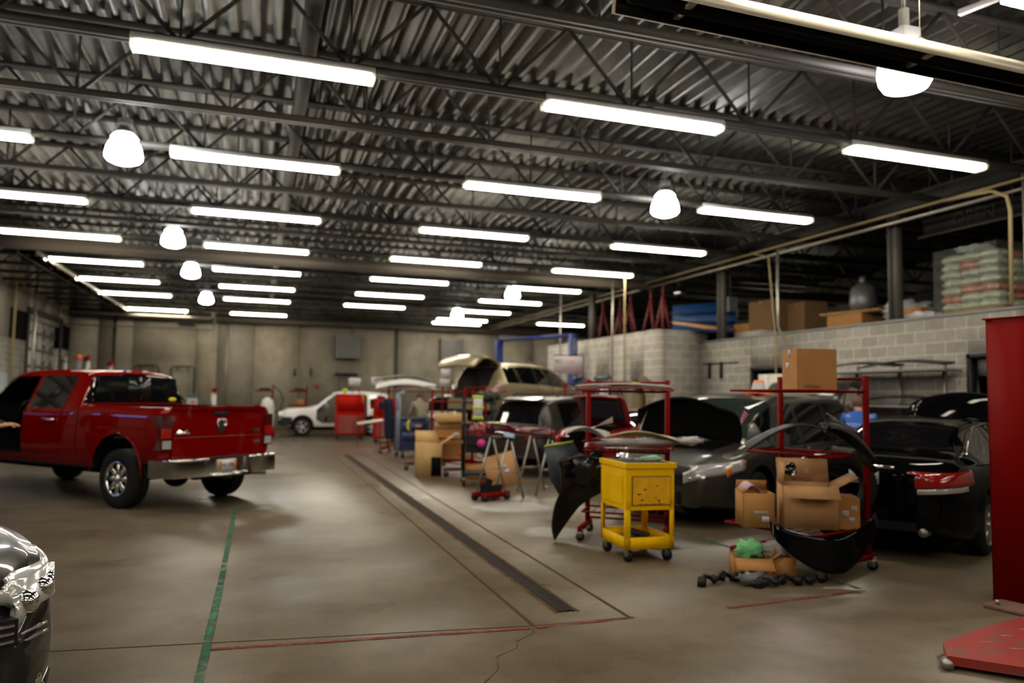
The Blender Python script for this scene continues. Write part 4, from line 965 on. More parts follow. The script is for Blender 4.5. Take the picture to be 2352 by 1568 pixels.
for s in (1,-1):
    L_=wrap_lamp('headlamp',M_clearlens,T,rg,3.62,.54,.70,.50,3.08,s,.012,z0f=.66,z1f=.80)
    MB().sphere((3.60,s*.60,.63),.06).sphere((3.50,s*.72,.66),.055).box((3.42,s*.80,.70),(.2,.03,.05),(0,.2,-s*.5)).build('projector',M_chrome,L_)
    MB().sheet(lambda u,v:(3.70-.10*u,s*(.50+.20*u),.50+.012*v+.01*u),6,1,.012).build('bumper_trim',M_chrome,T)
    MB().sheet(lambda u,v:(3.71-.10*u,s*(.50+.20*u),.465+.012*v+.01*u),6,1,.012).build('bumper_trim',M_chrome,T)
    MB().sphere((3.60,s*.60,.25),.085,(.5,1.1,.8)).build('fog_lamp',M_chrome,T)
    MB().tube([(3.70,s*.25,.13),(3.66,s*.52,.13),(3.52,s*.72,.15),(3.35,s*.83,.20)],.028,8).build('lip_spoiler',P_bk,T)
MB().bx(3.62,3.74,-.5,.5,.48,.60).build('grille',M_black,T,bevel=.02)
mb=MB()
for k in range(3): mb.bx(3.735,3.75,-.48,.48,.50+k*.035,.512+k*.035)
mb.build('grille_bar',M_chrome,T)
MB().bx(3.62,3.72,-.42,.42,.2,.36).build('lower_grille',M_matte,T,bevel=.02)
place(T,-3.78,6.62,140)
# ================================================================ RACKS, CARTS, BOXES
def caster(parent,x,y,r=.05,a=0,z0=0,m=M_black):
    o=MB().cyl((-.016,0,r),(.016,0,r),r,16).build('caster',m,parent,M=Matrix.Translation((x,y,z0))@Matrix.Rotation(a,4,'Z'))
    MB().bx(-.026,-.02,-.03,.03,r-.01,2*r+.03).bx(.02,.026,-.03,.03,r-.01,2*r+.03).bx(-.03,.03,-.035,.035,2*r+.02,2*r+.035).build('fork',M_steel,o,M=Matrix.Translation((x,y,z0))@Matrix.Rotation(a,4,'Z'))
def rack(name,label,p,q,arm,H,shelves,foot=(-.62,.15),m=M_rackred,grid=True,cat='rack'):
    """two uprights at p and q, shelves cantilever along unit vector arm; shelves: (z, a0, a1)"""
    p=Vector((*p,0));q=Vector((*q,0));a=Vector((*arm,0)).normalized()
    t=thing(name,label,cat,(p+q)/2,0); o=(p+q)/2; P=p-o;Q=q-o; Z=lambda v,z:(v.x,v.y,z)
    for e in (P,Q):
        MB().bar(Z(e,.14),Z(e,H),.045,.045).build('upright',m,t)
        f=MB().bar(Z(e+a*foot[1]*-1,.14),Z(e+a*(-foot[0]),.14),.05,.05).build('foot',m,t)
        caster(t,*(e-a*(foot[1]-.04)).xy, .05,.4); caster(t,*(e-a*(foot[0]+.04)).xy,.05,.9)
    for z in (.2,H-.03): MB().cyl(Z(P,z),Z(Q,z),.014,8).build('cross_rail',m,t)
    for z,a0,a1 in shelves:
        s=MB()
        for e in (P,Q): s.cyl(Z(e+a*a0,z),Z(e+a*a1,z),.013,8)
        s.cyl(Z(P+a*a0,z),Z(Q+a*a0,z),.013,8).cyl(Z(P+a*a1,z),Z(Q+a*a1,z),.013,8)
        if grid:
            for k in range(1,8): s.cyl(Z(P+(Q-P)*k/8+a*a0,z),Z(P+(Q-P)*k/8+a*a1,z),.005,6)
        s.build('shelf',m,t)
    return t
def vec(a): return Vector(a)
# first rack, behind the yellow cart
armA=(-.85,-.45)
rack('parts_rack','red tube rack with littered shelves, standing behind the yellow cart',(3.86,8.56),(4.62,7.98),(-.55,-.83),1.86,[(1.72,-.1,.42),(1.13,-.15,.42),(1.02,-.1,.3),(.32,-.1,.4)],(-.55,.2))
# second rack holding the boxes
rack('parts_rack','red tube rack carrying a tall brown box on top and open cartons below',(5.42,6.95),(5.70,6.02),(-.93,-.3),1.9,[(1.74,-.05,.85),(1.12,-.05,.6),(.42,-.05,.95)],(-.85,.12))
def carton(name,label,loc,dim,rz,m=M_card,flaps=(),labels=(),parent=None,cat='box',group=None,txt=None,flapang=None,rx=0):
    x,y,z=dim; t=thing(name,label,cat,loc,rz,group)
    if rx: t.rotation_euler=(rx,0,rz)
    w_=.008
    if flaps:
        mb=MB().bx(-x/2,x/2,-y/2,-y/2+w_,0,z).bx(-x/2,x/2,y/2-w_,y/2,0,z).bx(-x/2,-x/2+w_,-y/2,y/2,0,z).bx(x/2-w_,x/2,-y/2,y/2,0,z).bx(-x/2,x/2,-y/2,y/2,0,w_)
        mb.build('carton_body',m,t)
        for side,ang,ln in flaps:
            f=MB()
            if side in 'ns':
                sg=1 if side=='n' else -1; d=(0,sg*math.cos(ang)*ln,math.sin(ang)*ln); y0=sg*y/2
                f.sheet(lambda u,v:((v-.5)*x*.98, y0+d[1]*u, z+d[2]*u),1,1,.006)
            else:
                sg=1 if side=='e' else -1; d=(sg*math.cos(ang)*ln,0,math.sin(ang)*ln); x0=sg*x/2
                f.sheet(lambda u,v:(x0+d[0]*u,(v-.5)*y*.98, z+d[2]*u),1,1,.006)
            f.build('flap',m,t)
    else:
        MB().bx(-x/2,x/2,-y/2,y/2,0,z).build('carton_body',m,t,bevel=.004)
        MB().bx(-x/2-.001,x/2+.001,-.03,.03,z-.06,z+.001).build('packing_tape',M_card2,t)
    for (face,u,v,wd,ht,mm) in labels:
        if face=='s': MB().bx(u-wd/2,u+wd/2,-y/2-.002,-y/2,v-ht/2,v+ht/2).build('shipping_label',mm,t)
        if face=='w': MB().bx(-x/2-.002,-x/2,u-wd/2,u+wd/2,v-ht/2,v+ht/2).build('shipping_label',mm,t)
        if face=='e': MB().bx(x/2,x/2+.002,u-wd/2,u+wd/2,v-ht/2,v+ht/2).build('shipping_label',mm,t)
    if txt:
        for (s_,face,u,v,sz) in txt:
            if face=='s': text(s_,sz,M_ink,t,facing((u,-y/2-.002,v),(0,-1,0)),.001,'printed_word')
            if face=='w': text(s_,sz,M_ink,t,facing((-x/2-.002,u,v),(-1,0,0)),.001,'printed_word')
    return t
carton('cardboard_box','tall brown cardboard box alone on top of the second red rack',(5.36,6.42,1.755),(.40,.40,.41),R_(-18),labels=[('w',.05,.25,.08,.07,M_paper),('w',.05,.285,.08,.012,M_redtape),('w',.0,.37,.05,.07,mat('pale_blue_label',(.35,.4,.6),.6))],txt=[('HONDA','s',-.05,.03,.045)])
carton('cardboard_box','small open brown box on the left of the lower shelf with pinkish paper sticking out',(4.62,6.32,.44),(.30,.32,.32),R_(-22),flaps=[('n',1.9,.1),('w',2.2,.05)],labels=[('s',.02,.14,.14,.03,M_plasticfilm),('s',.06,.08,.07,.05,M_paper)])
tag(MB().sheet(lambda u,v:(4.5+.2*u,6.3+.12*v,.76+.08*u*(1-u)*4+.03*v-.04*u),6,3,.004).build('packing_sheet',mat('pink_foam',(.55,.4,.45),.8)),'pinkish packing sheet sticking out of the small open box','packing')
carton('cardboard_box','big brown box with its lid flaps hanging open at the centre of the heap',(5.10,6.16,.44),(.50,.42,.40),R_(-30),m=M_card2,flaps=[('s',-.7,.16),('n',1.2,.24),('w',1.7,.2),('e',.5,.2)],labels=[('e',-.12,.22,.04,.14,M_paper),('e',.02,.2,.07,.07,M_paper),('e',.14,.24,.06,.06,M_paper),('e',.1,.12,.06,.06,M_paper)],txt=[('HONDA','s',-.08,.46,.05)])
carton('cardboard_box','small brown labelled box at the right end of the heap beside the rack upright',(5.46,6.16,.42),(.34,.34,.30),R_(-30),labels=[('s',-.08,.2,.035,.11,M_paper),('s',.04,.15,.06,.06,M_paper),('s',.12,.2,.05,.05,M_paper),('s',.1,.09,.05,.05,M_paper)])
def crumple(name,label,loc,rad,m,seed,sc=(1,1,.6),cat='wrapping'):
    rnd=random.Random(seed); mb=MB()
    bmesh.ops.create_icosphere(mb.bm,subdivisions=3,radius=rad)
    for v in mb.bm.verts:
        d=v.co.normalized(); k=1+.28*math.sin(7*d.x+seed)*math.cos(6*d.y+2*seed)+.18*math.sin(13*d.z+5*d.x)+rnd.uniform(-.07,.07)
        v.co=Vector((d.x*sc[0],d.y*sc[1],d.z*sc[2]))*rad*k
    o=mb.build(name,m,ang=25); o.location=loc; return tag(o,label,cat)
crumple('plastic_bag','clear crumpled plastic bag bulging from the open box by the rack upright',(5.38,6.42,.86),.14,M_plasticfilm,3,(1,.8,1.1),'bag')
# chrome lamp unit leaning out of the big box
t=thing('lamp_assembly','shiny black and clear lamp assembly sticking up behind the big open box','car part',(5.25,6.5,.92),.3)
MB().sphere((0,0,0),.17,(1.1,.5,.8)).build('housing',M_tint,t)
MB().sphere((-.1,-.05,-.03),.06,(1,.7,1)).sphere((.05,-.08,.06),.035).sphere((-.02,-.08,.09),.025).build('reflector_bowl',mat('pink_chrome',(.6,.45,.42),.1,.9),t)
# tyre on the lower shelf
o=bpy.data.objects.new('spare_tyre',MBwheel(.34,.22,.21)); COL.objects.link(o); o.location=(5.74,6.42,.78); o.rotation_euler=(R_(86),0,R_(-30)); tag(o,'black tyre standing behind the upright of the second rack','tyre')
# black plastic under-shields on the middle shelf
def fn(u,v):
    x=-.75+1.15*u; return (x, -.06+.14*v, .0+.24*math.sin(min(1,u*1.25)*math.pi*.85)*(1-.15*v)-.30*max(0,u-.75)*2+.05*v)
t=thing('fender_liner','long black arched plastic liner draped over the middle of the second rack','car part',(5.18,6.0,1.17),R_(-18))
MB().sheet(fn,24,5,.012).build('arch',M_black,t)
MB().sheet(lambda u,v:(.02+.42*u,-.12+.3*v,.22-.30*u*u+.05*math.sin(9*v)),10,6,.012).build('splash_shield',mat('scuffed_plastic',(.03,.032,.036),.5),t)
MB().sheet(lambda u,v:(.1+.28*u,-.02+.2*v,.28+.08*v-.16*u),5,5,.012).build('upper_tray',mat('blueblack_plastic',(.01,.012,.02),.45),t)
MB().sheet(lambda u,v:(.2+.25*u,-.16+.1*v,.0-.16*u*(1-v)-.2*v*u),6,6,.012).build('lower_flap',M_black,t)
# bumper cover hanging under the heap
t=thing('bumper_cover','dark curved bumper cover slung beneath the boxes of the second rack','car part',(5.0,5.86,.33),R_(-16))
MB().sheet(lambda u,v:(-.5+1.0*u,-.1-.16*math.sin(u*math.pi)+.05*v, .10-.32*math.sin(u*math.pi)**.8+(.12+.2*math.sin(u*math.pi))*v+.22*max(0,u-.6)+.0),22,8,.01).build('cover_skin',P_bk,t)
MB().sheet(lambda u,v:(-.32+.5*u,-.02+.12*v,.02-.2*math.sin(u*math.pi)+.03*v),12,3,.01).build('inner_grille',M_black,t)
# floor heap
carton('cardboard_box','open brown box on the floor stuffed with green wrap',(4.42,6.12,0),(.34,.30,.20),R_(-25),m=M_card,flaps=[('s',-.5,.16),('e',.6,.1)])
carton('cardboard_box','low brown box on the floor under the bumper cover, right of the green wrap',(4.68,6.02,0),(.22,.26,.21),R_(-25),flaps=[('w',1.9,.08)])
crumple('green_wrap','crumpled bright green wrap in the floor box',(4.40,6.1,.26),.12,mat('green_wrap',(.15,.5,.2),.6),5,(1.1,.8,.7))
crumple('clear_wrap','crumpled clear wrap with an orange tag on the floor boxes',(4.66,6.03,.27),.13,M_plasticfilm,9,(1.2,.8,.6))
tag(MB().box((4.66,5.92,.31),(.06,.02,.03),(0,.3,.4)).build('orange_tag',M_orange),'small orange tag on the clear wrap of the floor boxes','tag')
rnd=random.Random(11)
def bracket(label,loc,seed,rz):
    rnd=random.Random(seed); mb=MB()
    p=[(-.3,0,.03),(-.22,.02,.08),(-.1,-.02,.05),(.0,.03,.09),(.1,0,.04),(.22,.02,.06),(.3,-.01,.03)]
    mb.tube([(x,y+rnd.uniform(-.02,.02),z) for x,y,z in p],.022,7)
    for k in range(5):
        x=-.25+.12*k; mb.box((x,rnd.uniform(-.04,.04),.05),(.06,.07,.05),(rnd.random(),rnd.random(),rnd.random()))
    mb.cyl((-.28,0,.0),(-.28,.0,.07),.04,12).cyl((.15,.02,0),(.15,.02,.06),.035,12)
    o=mb.build('suspension_bracket',M_black); o.location=loc; o.rotation_euler=(0,0,rz); tag(o,label,'car part'); return o
bracket('tangle of black metal brackets on the floor left of the green wrap box',(4.05,6.0,0),1,.25)
bracket('black bracket lying on the floor in front of the low box',(4.52,5.75,0),2,-.05)
crumple('clear_wrap','smoky clear film draped over the black brackets on the floor',(4.28,5.86,.06),.12,mat('smoky_film',(.2,.2,.22),.25,alpha_mix=.4),14,(1.3,.8,.5))
# ---------------------------------------------------------------- yellow cart
t=thing('tool_cart','scratched yellow steel tool cart on casters in front of the first rack','cart',(3.83,7.25,0),R_(-3))
CW,CD=.53,.66; x0,x1,y0,y1=-CW/2,CW/2,-CD/2,CD/2; zb,zt=.13,1.0
for (a,b_) in ((x0,y0),(x1,y0),(x1,y1),(x0,y1)):
    sx=1 if a<0 else -1; sy=1 if b_<0 else -1
    MB().bx(min(a,a+sx*.05),max(a,a+sx*.05),min(b_,b_+sy*.006),max(b_,b_+sy*.006),zb,.62).bx(min(a,a+sx*.006),max(a,a+sx*.006),min(b_,b_+sy*.05),max(b_,b_+sy*.05),zb,.62).build('corner_post',M_yellow,t)
MB().bx(x0,x1,y0,y1,.52,.94).build('cabinet',M_yellow,t,bevel=.008)
MB().bx(x0-.015,x1+.02,y0-.02,y1+.015,.94,.99).build('top_tray',M_yellow,t,bevel=.01)
MB().bx(x0+.02,x1-.02,y0+.02,y1-.02,.985,.993).build('tray_mat',mat('dirty_mat',(.08,.075,.06),.7),t)
MB().bx(x0+.07,x1-.05,y0-.016,y0,.575,.85).build('cabinet_door',mat('door_yellow_worn',(.9,.44,.0),.55,noise=(9,.15)),t,bevel=.004)
MB().bx(x0+.06,x1-.04,y0-.004,y0+.001,.565,.86).build('door_gap',M_ink,t)
MB().bx(x0-.012,x0,y0+.08,y1-.06,.57,.86).build('side_panel',M_yellow,t,bevel=.003)
MB().bx(x0,x1,y0,y0+.01,zb,.25).bx(x0,x1,y1-.01,y1,zb,.25).bx(x0,x0+.01,y0,y1,zb,.25).bx(x1-.01,x1,y0,y1,zb,.25).bx(x0,x1,y0,y1,zb+.01,zb+.02).build('bottom_shelf',M_yellow,t)
rnd=random.Random(4); mb=MB()
for k in range(7): mb.box((x0+.12+rnd.random()*.26,y0-.017,.6+rnd.random()*.2),(.01+.03*rnd.random(),.001,.004+.012*rnd.random()))
mb.box((x0+.36,y0-.017,.6),(.008,.001,.05)).box((x0+.27,y0-.017,.581),(.3,.001,.004))
mb.build('scratches',M_ink,t)
for a,b_ in ((x0+.05,y0+.06),(x1-.05,y0+.06),(x1-.05,y1-.06),(x0+.05,y1-.06)): caster(t,a,b_,.062,.3)
tag(MB().box((3.78,7.3,.17),(.22,.3,.05)).box((3.9,7.35,.22),(.16,.2,.06),(0,.3,.2)).cyl((3.7,7.1,.16),(3.7,7.1,.24),.04).build('shelf_supplies',mat('dark_rags',(.03,.025,.02),.8)),'dark oddments on the bottom shelf of the yellow cart','supplies')
o=crumple('green_rag','pale green crumpled cloth on top of the yellow cart',(3.95,7.15,1.015),.085,mat('pale_green_cloth',(.3,.52,.36),.8),21,(1.3,1,.35),'cloth')
rnd=random.Random(8)
for k in range(9):
    mb=MB(); mb.box((0,0,0),(.05+.06*rnd.random(),.025,.02)).cyl((-.05,0,0),(.07,0,0),.008)
    o=mb.build('hand_tool',[M_steel,M_black,M_grey][k%3]); o.location=(3.64+.27*rnd.random(),7.05+.42*rnd.random(),1.005); o.rotation_euler=(0,0,rnd.random()*3); tag(o,'small steel tool lying among the clutter on top of the yellow cart','tool','tools on top of the yellow cart')
# things on rack A: bumper, papers, wrap
M_foam=mat('pale_yellow_foam',(.55,.5,.3),.8)
o=MB().sheet(lambda u,v:(-.42+.85*u,-.16+.32*v+.03*math.sin(6*u),.02+.09*math.sin(u*math.pi)*(.6+.4*math.sin(5*v+2*u))),16,8,.006).build('foam_sheet',M_foam); o.location=(4.22,7.92,1.16); o.rotation_euler=(0,0,-.6); tag(o,'pale yellow folded foam sheet on the middle shelf of the first rack','packing')
o=MB().sheet(lambda u,v:(-.3+.5*u,-.14+.26*v,.03+.16*u*(1-u)*2+.05*math.sin(4*v+3*u)),10,6,.004).build('paper_sheet',M_paper); o.location=(3.72,8.15,1.17); o.rotation_euler=(.2,.1,-.5); tag(o,'white crumpled paper sheet at the left of the middle shelf on the first rack','paper')
o=MB().sheet(lambda u,v:(-.12+.3*u,.1*v,.02+.2*u*(1-.6*v)),5,5,.004).build('paper_sheet',M_paper); o.location=(3.84,8.25,1.22); o.rotation_euler=(.4,0,-.5); tag(o,'white sheet standing up at an angle on the first rack','paper')
crumple('bubble_wrap','strip of crumpled clear bubble wrap along the front of the middle shelf',(4.1,7.72,1.15),.2,M_plasticfilm,31,(2.6,.7,.22))
crumple('bubble_wrap','pale rolled wrap poking past the right end of the middle shelf',(4.66,7.55,1.17),.1,M_paper,33,(1.4,.8,.45))
o=MB().sheet(lambda u,v:(-.62+1.1*u,-.1+.22*v,.03*math.sin(u*3.1)+.02*v),16,4,.02).build('trim_panel',M_mar_ if False else mat('dull_red_panel',(.22,.035,.03),.45)); o.location=(4.0,7.72,1.73); o.rotation_euler=(0,0,-.6); tag(o,'long dusty red panel lying across the top shelf of the first rack','car part')
o=MB().sheet(lambda u,v:(-.62+1.1*u,-.09+.2*v,.02+.03*math.sin(u*3.1)+.02*v),16,4,.01).build('padding_strip',mat('grey_padding',(.22,.2,.18),.9)); o.location=(4.0,7.75,1.745); o.rotation_euler=(0,0,-.6); tag(o,'grey padding strip on top of the dusty red panel','padding')
crumple('dark_part','black lump of trim with a lime sticker on the top shelf of the first rack',(4.05,7.95,1.79),.09,M_black,41,(1.6,.8,.4),'car part')
tag(MB().box((4.13,7.83,1.80),(.08,.03,.05)).build('lime_sticker_roll',M_lime),'small lime yellow roll on the top shelf of the first rack','tape roll')
o=MB().sheet(lambda u,v:(-.5+1.0*u,-.05+.1*v-.05*math.sin(u*3.1),.0+.03*math.sin(u*3.1)+.05*v),16,4,.012).build('bumper_strip',P_mar); o.location=(4.02,7.8,1.12-.05); o.rotation_euler=(0,0,-.55); tag(o,'thin dark red bumper strip under the paper on the first rack','car part')
# black plastic and grey panel on the left of rack A
t=thing('fender_liner','glossy black bag-wrapped plastic part hanging from the left end of the first rack','car part',(3.42,8.05,.0),R_(-20))
MB().sheet(lambda u,v:(-.16+.62*u+.05*math.sin(6*v), -.1+.16*v+.06*math.sin(5*u), 1.0-.95*(1-u)**1.2*v*1.0-.35*v*u-.12*abs(u-.45)+.02*math.sin(14*v)),16,14,.02).build('hanging_skin',mat('glossy_black_film',(.008,.008,.009),.18),t)
crumple('black_wrap','shiny black crumpled film bulging over the hanging black part','wrapping') if False else crumple('black_film','shiny black crumpled film bulging beside the yellow cart',(3.62,7.95,.82),.2,mat('glossy_black_film',(.008,.008,.009),.18),95,(1.1,.7,.9))
o=MB().prism([(-.2,1.06),(.14,1.12),(.22,.98),(.2,.6),(-.02,.5),(-.12,.66)],'y',-.012,.012).build('door_trim_panel',mat('blue_grey_plastic',(.05,.06,.075),.5)); o.location=(3.42,8.35,.0); o.rotation_euler=(0,0,-.3); tag(o,'grey plastic panel with lime taped edge leaning on the left of the first rack','car part')
MB().bar((-.2,-.02,1.065),(.14,-.02,1.125),.012,.02).build('lime_edge_tape',M_lime,o)
tag(MB().sheet(lambda u,v:(4.15+.55*u,8.0-.3*u+.15*v,.34+.16*math.sin(u*3.1)*(1-.3*v)),12,4,.012).build('wheel_liner',M_black),'black curved liner on the bottom shelf of the first rack','car part')
# ---------------------------------------------------------------- left cluster: boxes, black cart, stands
M_tan=mat('light_cardboard',(.52,.33,.14),.85,noise=(5,.08))
carton('cardboard_box','tall pale brown box standing open towards the camera at the aisle edge',(3.33,15.2,0),(.5,.55,.66),R_(-8),m=M_tan,flaps=[('n',.9,.3),('e',.6,.3)],labels=[('s',.14,.22,.2,.38,M_matte)])
rack('parts_rack','low red rack full of brown boxes behind the pale open box',(3.7,16.6),(4.25,15.2),(-.9,-.1),1.75,[(.30,-.1,.5),(.75,-.1,.5),(1.5,-.1,.2)],(-.6,.1))
carton('cardboard_box','long brown box with orange and white labels on the low red rack',(3.95,15.6,.32),(.95,.4,.27),R_(-8),labels=[('s',.12,.13,.1,.1,M_orange),('s',.33,.12,.16,.13,M_paper),('s',-.38,.14,.15,.12,M_paper)])
carton('cardboard_box','brown box with an oval white label stacked on the long one',(4.0,15.7,.60),(.78,.4,.33),R_(-8),labels=[('s',.0,.22,.14,.09,M_paper)])
carton('cardboard_box','brown box with lifted yellowish lid at the top of the low rack stack',(3.95,15.75,.94),(.7,.4,.12),R_(-8),flaps=[('s',.2,.25),('n',1.4,.2)],m=M_tan)
tag(MB().bx(-.35,.35,-.4,.4,0,.24).build('cardboard_box',M_card),'low brown box on the floor beneath the black utility cart','box').location=(4.4,14.9,0)
t=thing('utility_cart','black utility cart hung with lime taped white panels and a pink ball','cart',(3.95,13.75,0),R_(-12))
for a in (-.27,.27):
    for b_ in (-.35,.35): MB().bx(a-.02,a+.02,b_-.02,b_+.02,.15,1.6).build('post',M_black,t); caster(t,a,b_,.06,.2)
for z in (.2,.75,1.1,1.5): MB().bx(-.3,.3,-.38,.38,z,z+.03).build('tray',M_black,t)
MB().bx(-.24,.28,-.36,-.3,.6,1.1).build('bin',M_black,t,bevel=.02)
mb=MB(); rnd=random.Random(3)
for k in range(14): mb.cyl((rnd.uniform(-.25,.25),rnd.uniform(-.33,.3),.78),(rnd.uniform(-.25,.25),rnd.uniform(-.33,.3),1.05+.3*rnd.random()),.025,6)
mb.build('hose_bundle',mat('dark_grey_hose',(.025,.025,.028),.6),t)
tag(MB().box((0,0,0),(.17,.03,.42)).build('notice_sheet',M_paper),'white panel banded with lime tape on the black cart','panel').location=(3.82,13.33,1.42)
for dz in (-.18,.0,.2): o=MB().box((0,0,dz),(.2,.035,.05)).build('lime_band',M_lime); o.location=(3.82,13.33,1.42); tag(o,'lime tape band around the white panel, %s one'%({-.18:'lowest',.0:'middle',.2:'top'}[dz]),'tape','lime tape bands on the white panel')
tag(MB().sphere((3.88,13.28,.78),.08).build('pink_ball',mat('hot_pink',(.6,.03,.25),.5)),'small hot pink ball hanging on the side of the black cart','ball')
tag(MB().bx(3.85,4.35,13.3,13.36,1.135,1.165).build('lime_strap',M_lime),'lime green strap along the edge of the black cart','strap')
crumple('dark_part','heap of dark wiring and trim on top of the black cart',(4.1,13.7,1.62),.22,mat('dull_black_brown',(.03,.025,.02),.7),51,(1,1,.5),'car part')
def trestle(label,c,rz,h=.95):
    t=thing('work_stand',label,'stand',c,rz)
    for s in (-1,1):
        MB().cyl((s*.02,-.3,h),(s*.28,-.3,0),.018,8).build('leg',M_steel,t); MB().cyl((s*.02,.3,h),(s*.28,.3,0),.018,8).build('leg',M_steel,t)
    MB().cyl((-.16,-.3,.42),(.16,-.3,.42),.01,8).cyl((-.16,.3,.42),(.16,.3,.42),.01,8).build('spreader',M_steel,t)
    MB().cyl((0,-.4,h),(0,.4,h),.03,10).build('padded_rail',M_black,t); return t
trestle('folding grey work stand under the left end of the maroon bumper',(3.85,12.05,0),.2)
trestle('folding grey work stand under the right end of the maroon bumper',(4.66,12.3,0),.2)
t=thing('bumper_cover','maroon glossy bumper cover lying across two folding stands','car part',(4.1,12.1,.98),.18)
MB().sheet(lambda u,v:(-.60+1.2*u,-.25+.45*math.sin(u*math.pi)*.6+.08*v,.04+.14*math.sin(v*math.pi*.9)+.05*math.cos(u*3)),28,8,.012).build('cover_skin',mat('maroon_gloss',(.08,.004,.008),.18,.3,coat=1),t)
MB().sheet(lambda u,v:(-.3+.9*u,-.18+.36*math.sin((u*.6+.25)*math.pi)*.6+.1*v,.11+.02*v),18,4,.012).build('lower_grille',M_tint,t)
o=crumple('wrapped_lamp','bubble wrapped red lump at the left end of the maroon bumper',(3.52,12.0,1.08),.16,mat('wrapped_red',(.25,.03,.04),.2,coat=.5),61,(1.2,.8,.7),'car part')
t=thing('floor_jack','small red and black floor jack beside the left work stand','jack',(3.58,11.65,0),.5)
MB().bx(-.3,.3,-.13,-.08,.05,.13).bx(-.3,.3,.08,.13,.05,.13).build('side_plate',M_rackred,t)
for x in (-.25,.25):
    for y in (-.11,.11): MB().cyl((x,y-.03,.05),(x,y+.03,.05),.05,14).build('wheel',M_black,t)
MB().box((0,0,.16),(.34,.16,.16)).box((-.12,0,.28),(.14,.14,.12),(0,.3,0)).build('motor_body',M_black,t,bevel=.03)
MB().bar((.1,0,.1),(-.2,0,.30),.06,.05).cyl((-.1,0,.3),(-.1,0,.34),.06,12).build('lift_arm',M_rackred,t)
o=MB().prism([(-.3,0),(.3,0),(.3,.62),(-.3,.62)],'y',-.006,.006).build('cardboard_sheet',M_card2); o.location=(4.3,13.0,.02); o.rotation_euler=(R_(-18),R_(-15),-.1); tag(o,'flat brown cardboard sheet leaning behind the folding stands','cardboard')
MB().bx(.02,.08,-.009,-.006,.34,.42).bx(.05,.12,-.009,-.006,.22,.32).build('paper_patch',M_paper,o)
tag(MB().sheet(lambda u,v:(5.0+.4*u,13.0+.2*v,.004+.01*math.sin(5*u+3*v)),6,4,.003).build('scrap_paper',M_paper),'white scrap paper on the floor under the dark grey SUV','paper')
# ---------------------------------------------------------------- far racks, tool chests, blue cart
rack('parts_rack','tall red rack carrying a white bumper, with worker in grey standing beside it',(3.55,21.6),(4.95,20.9),(-.5,-.85),1.9,[(1.72,-.1,.5),(.95,-.1,.5),(.3,-.1,.5)],(-.55,.2))
rack('parts_rack','red rack with papers taped to it behind the low rack of boxes',(4.72,17.6),(4.98,16.75),(-.9,-.3),1.85,[(1.72,-.1,.5),(.95,-.1,.4)],(-.6,.15))
o=MB().sheet(lambda u,v:(-.85+1.7*u,-.05+.14*v-.2*math.sin(u*math.pi),.06+.14*math.sin(u*math.pi)+.14*v),20,4,.02).build('bumper_cover',P_wh); o.location=(4.0,21.4,1.72); o.rotation_euler=(0,0,-.25); tag(o,'white curved bumper cover on top of the tall red rack','car part')
o=MB().sheet(lambda u,v:(-.85+1.6*u,-.05+.2*v-.25*math.sin(u*math.pi),.06+.12*math.sin(u*math.pi)+.05*v),20,4,.02).build('bumper_cover',M_black); o.location=(4.0,21.7,1.95); o.rotation_euler=(0,0,-.25); tag(o,'black bumper cover lying above the white one on the tall red rack','car part')
o=MB().box((0,0,0),(.5,.05,.55)).build('paper_sign',M_paper) if False else None
def sheetsign(name,label,p,wd,ht,rz=0,m=M_paper,lines=()):
    t=MB().box((0,0,0),(wd,.012,ht)).build(name,m); t.location=p; t.rotation_euler=(0,0,rz); tag(t,label,'sign')
    if 'tool chest' in label or 'rack end' in label: MB().cyl((wd*.4,.02,-p[2]+.0),(wd*.4,.02,ht*.4),.012,6).build('stand_rod',M_rackred,t)
    for (s_,x,z,sz,mm) in lines: text(s_,sz,mm,t,facing((x,-.008,z),(0,-1,0)),.001)
    return t
S_A=sheetsign('paper_sign','white board with black and pink marker writing above the dark grey SUV roof',(7.70,18.38,2.48),.76,.45,-.2,lines=[('RO',-.26,.08,.13,M_ink),('1508',.05,.07,.12,M_pink),('LF',-.25,-.1,.12,M_pink),('DONE',.08,-.12,.13,M_pink)])
MB().cyl((.41,.02,-2.48),(.41,.02,.27),.016,6).cyl((-.4,.02,.25),(.41,.02,.25),.012,6).build('stand_rod',M_rackred,S_A)
rack('parts_rack','red rack standing beside the white written board, behind the dark grey SUV',(7.55,18.22),(8.2,18.45),(-.3,.9),2.0,[(1.8,-.05,.2)],(-.25,.1))
sheetsign('paper_sign','white paper sheet standing above the tall red tool chest, left one',(2.9,24.2,2.0),.36,.26,lines=[('A',0,0,.12,M_pink)])
sheetsign('paper_sign','white paper sheet with pink marks above the smaller tool chest',(3.6,24.2,2.04),.36,.26,lines=[('12',0,0,.12,M_pink)])
sheetsign('paper_sign','white paper sheet, upper of two taped above the tall red rack end',(5.0,20.8,2.24),.26,.25)
sheetsign('paper_sign','white paper sheet, lower of two taped above the tall red rack end',(4.98,20.8,1.98),.28,.22)
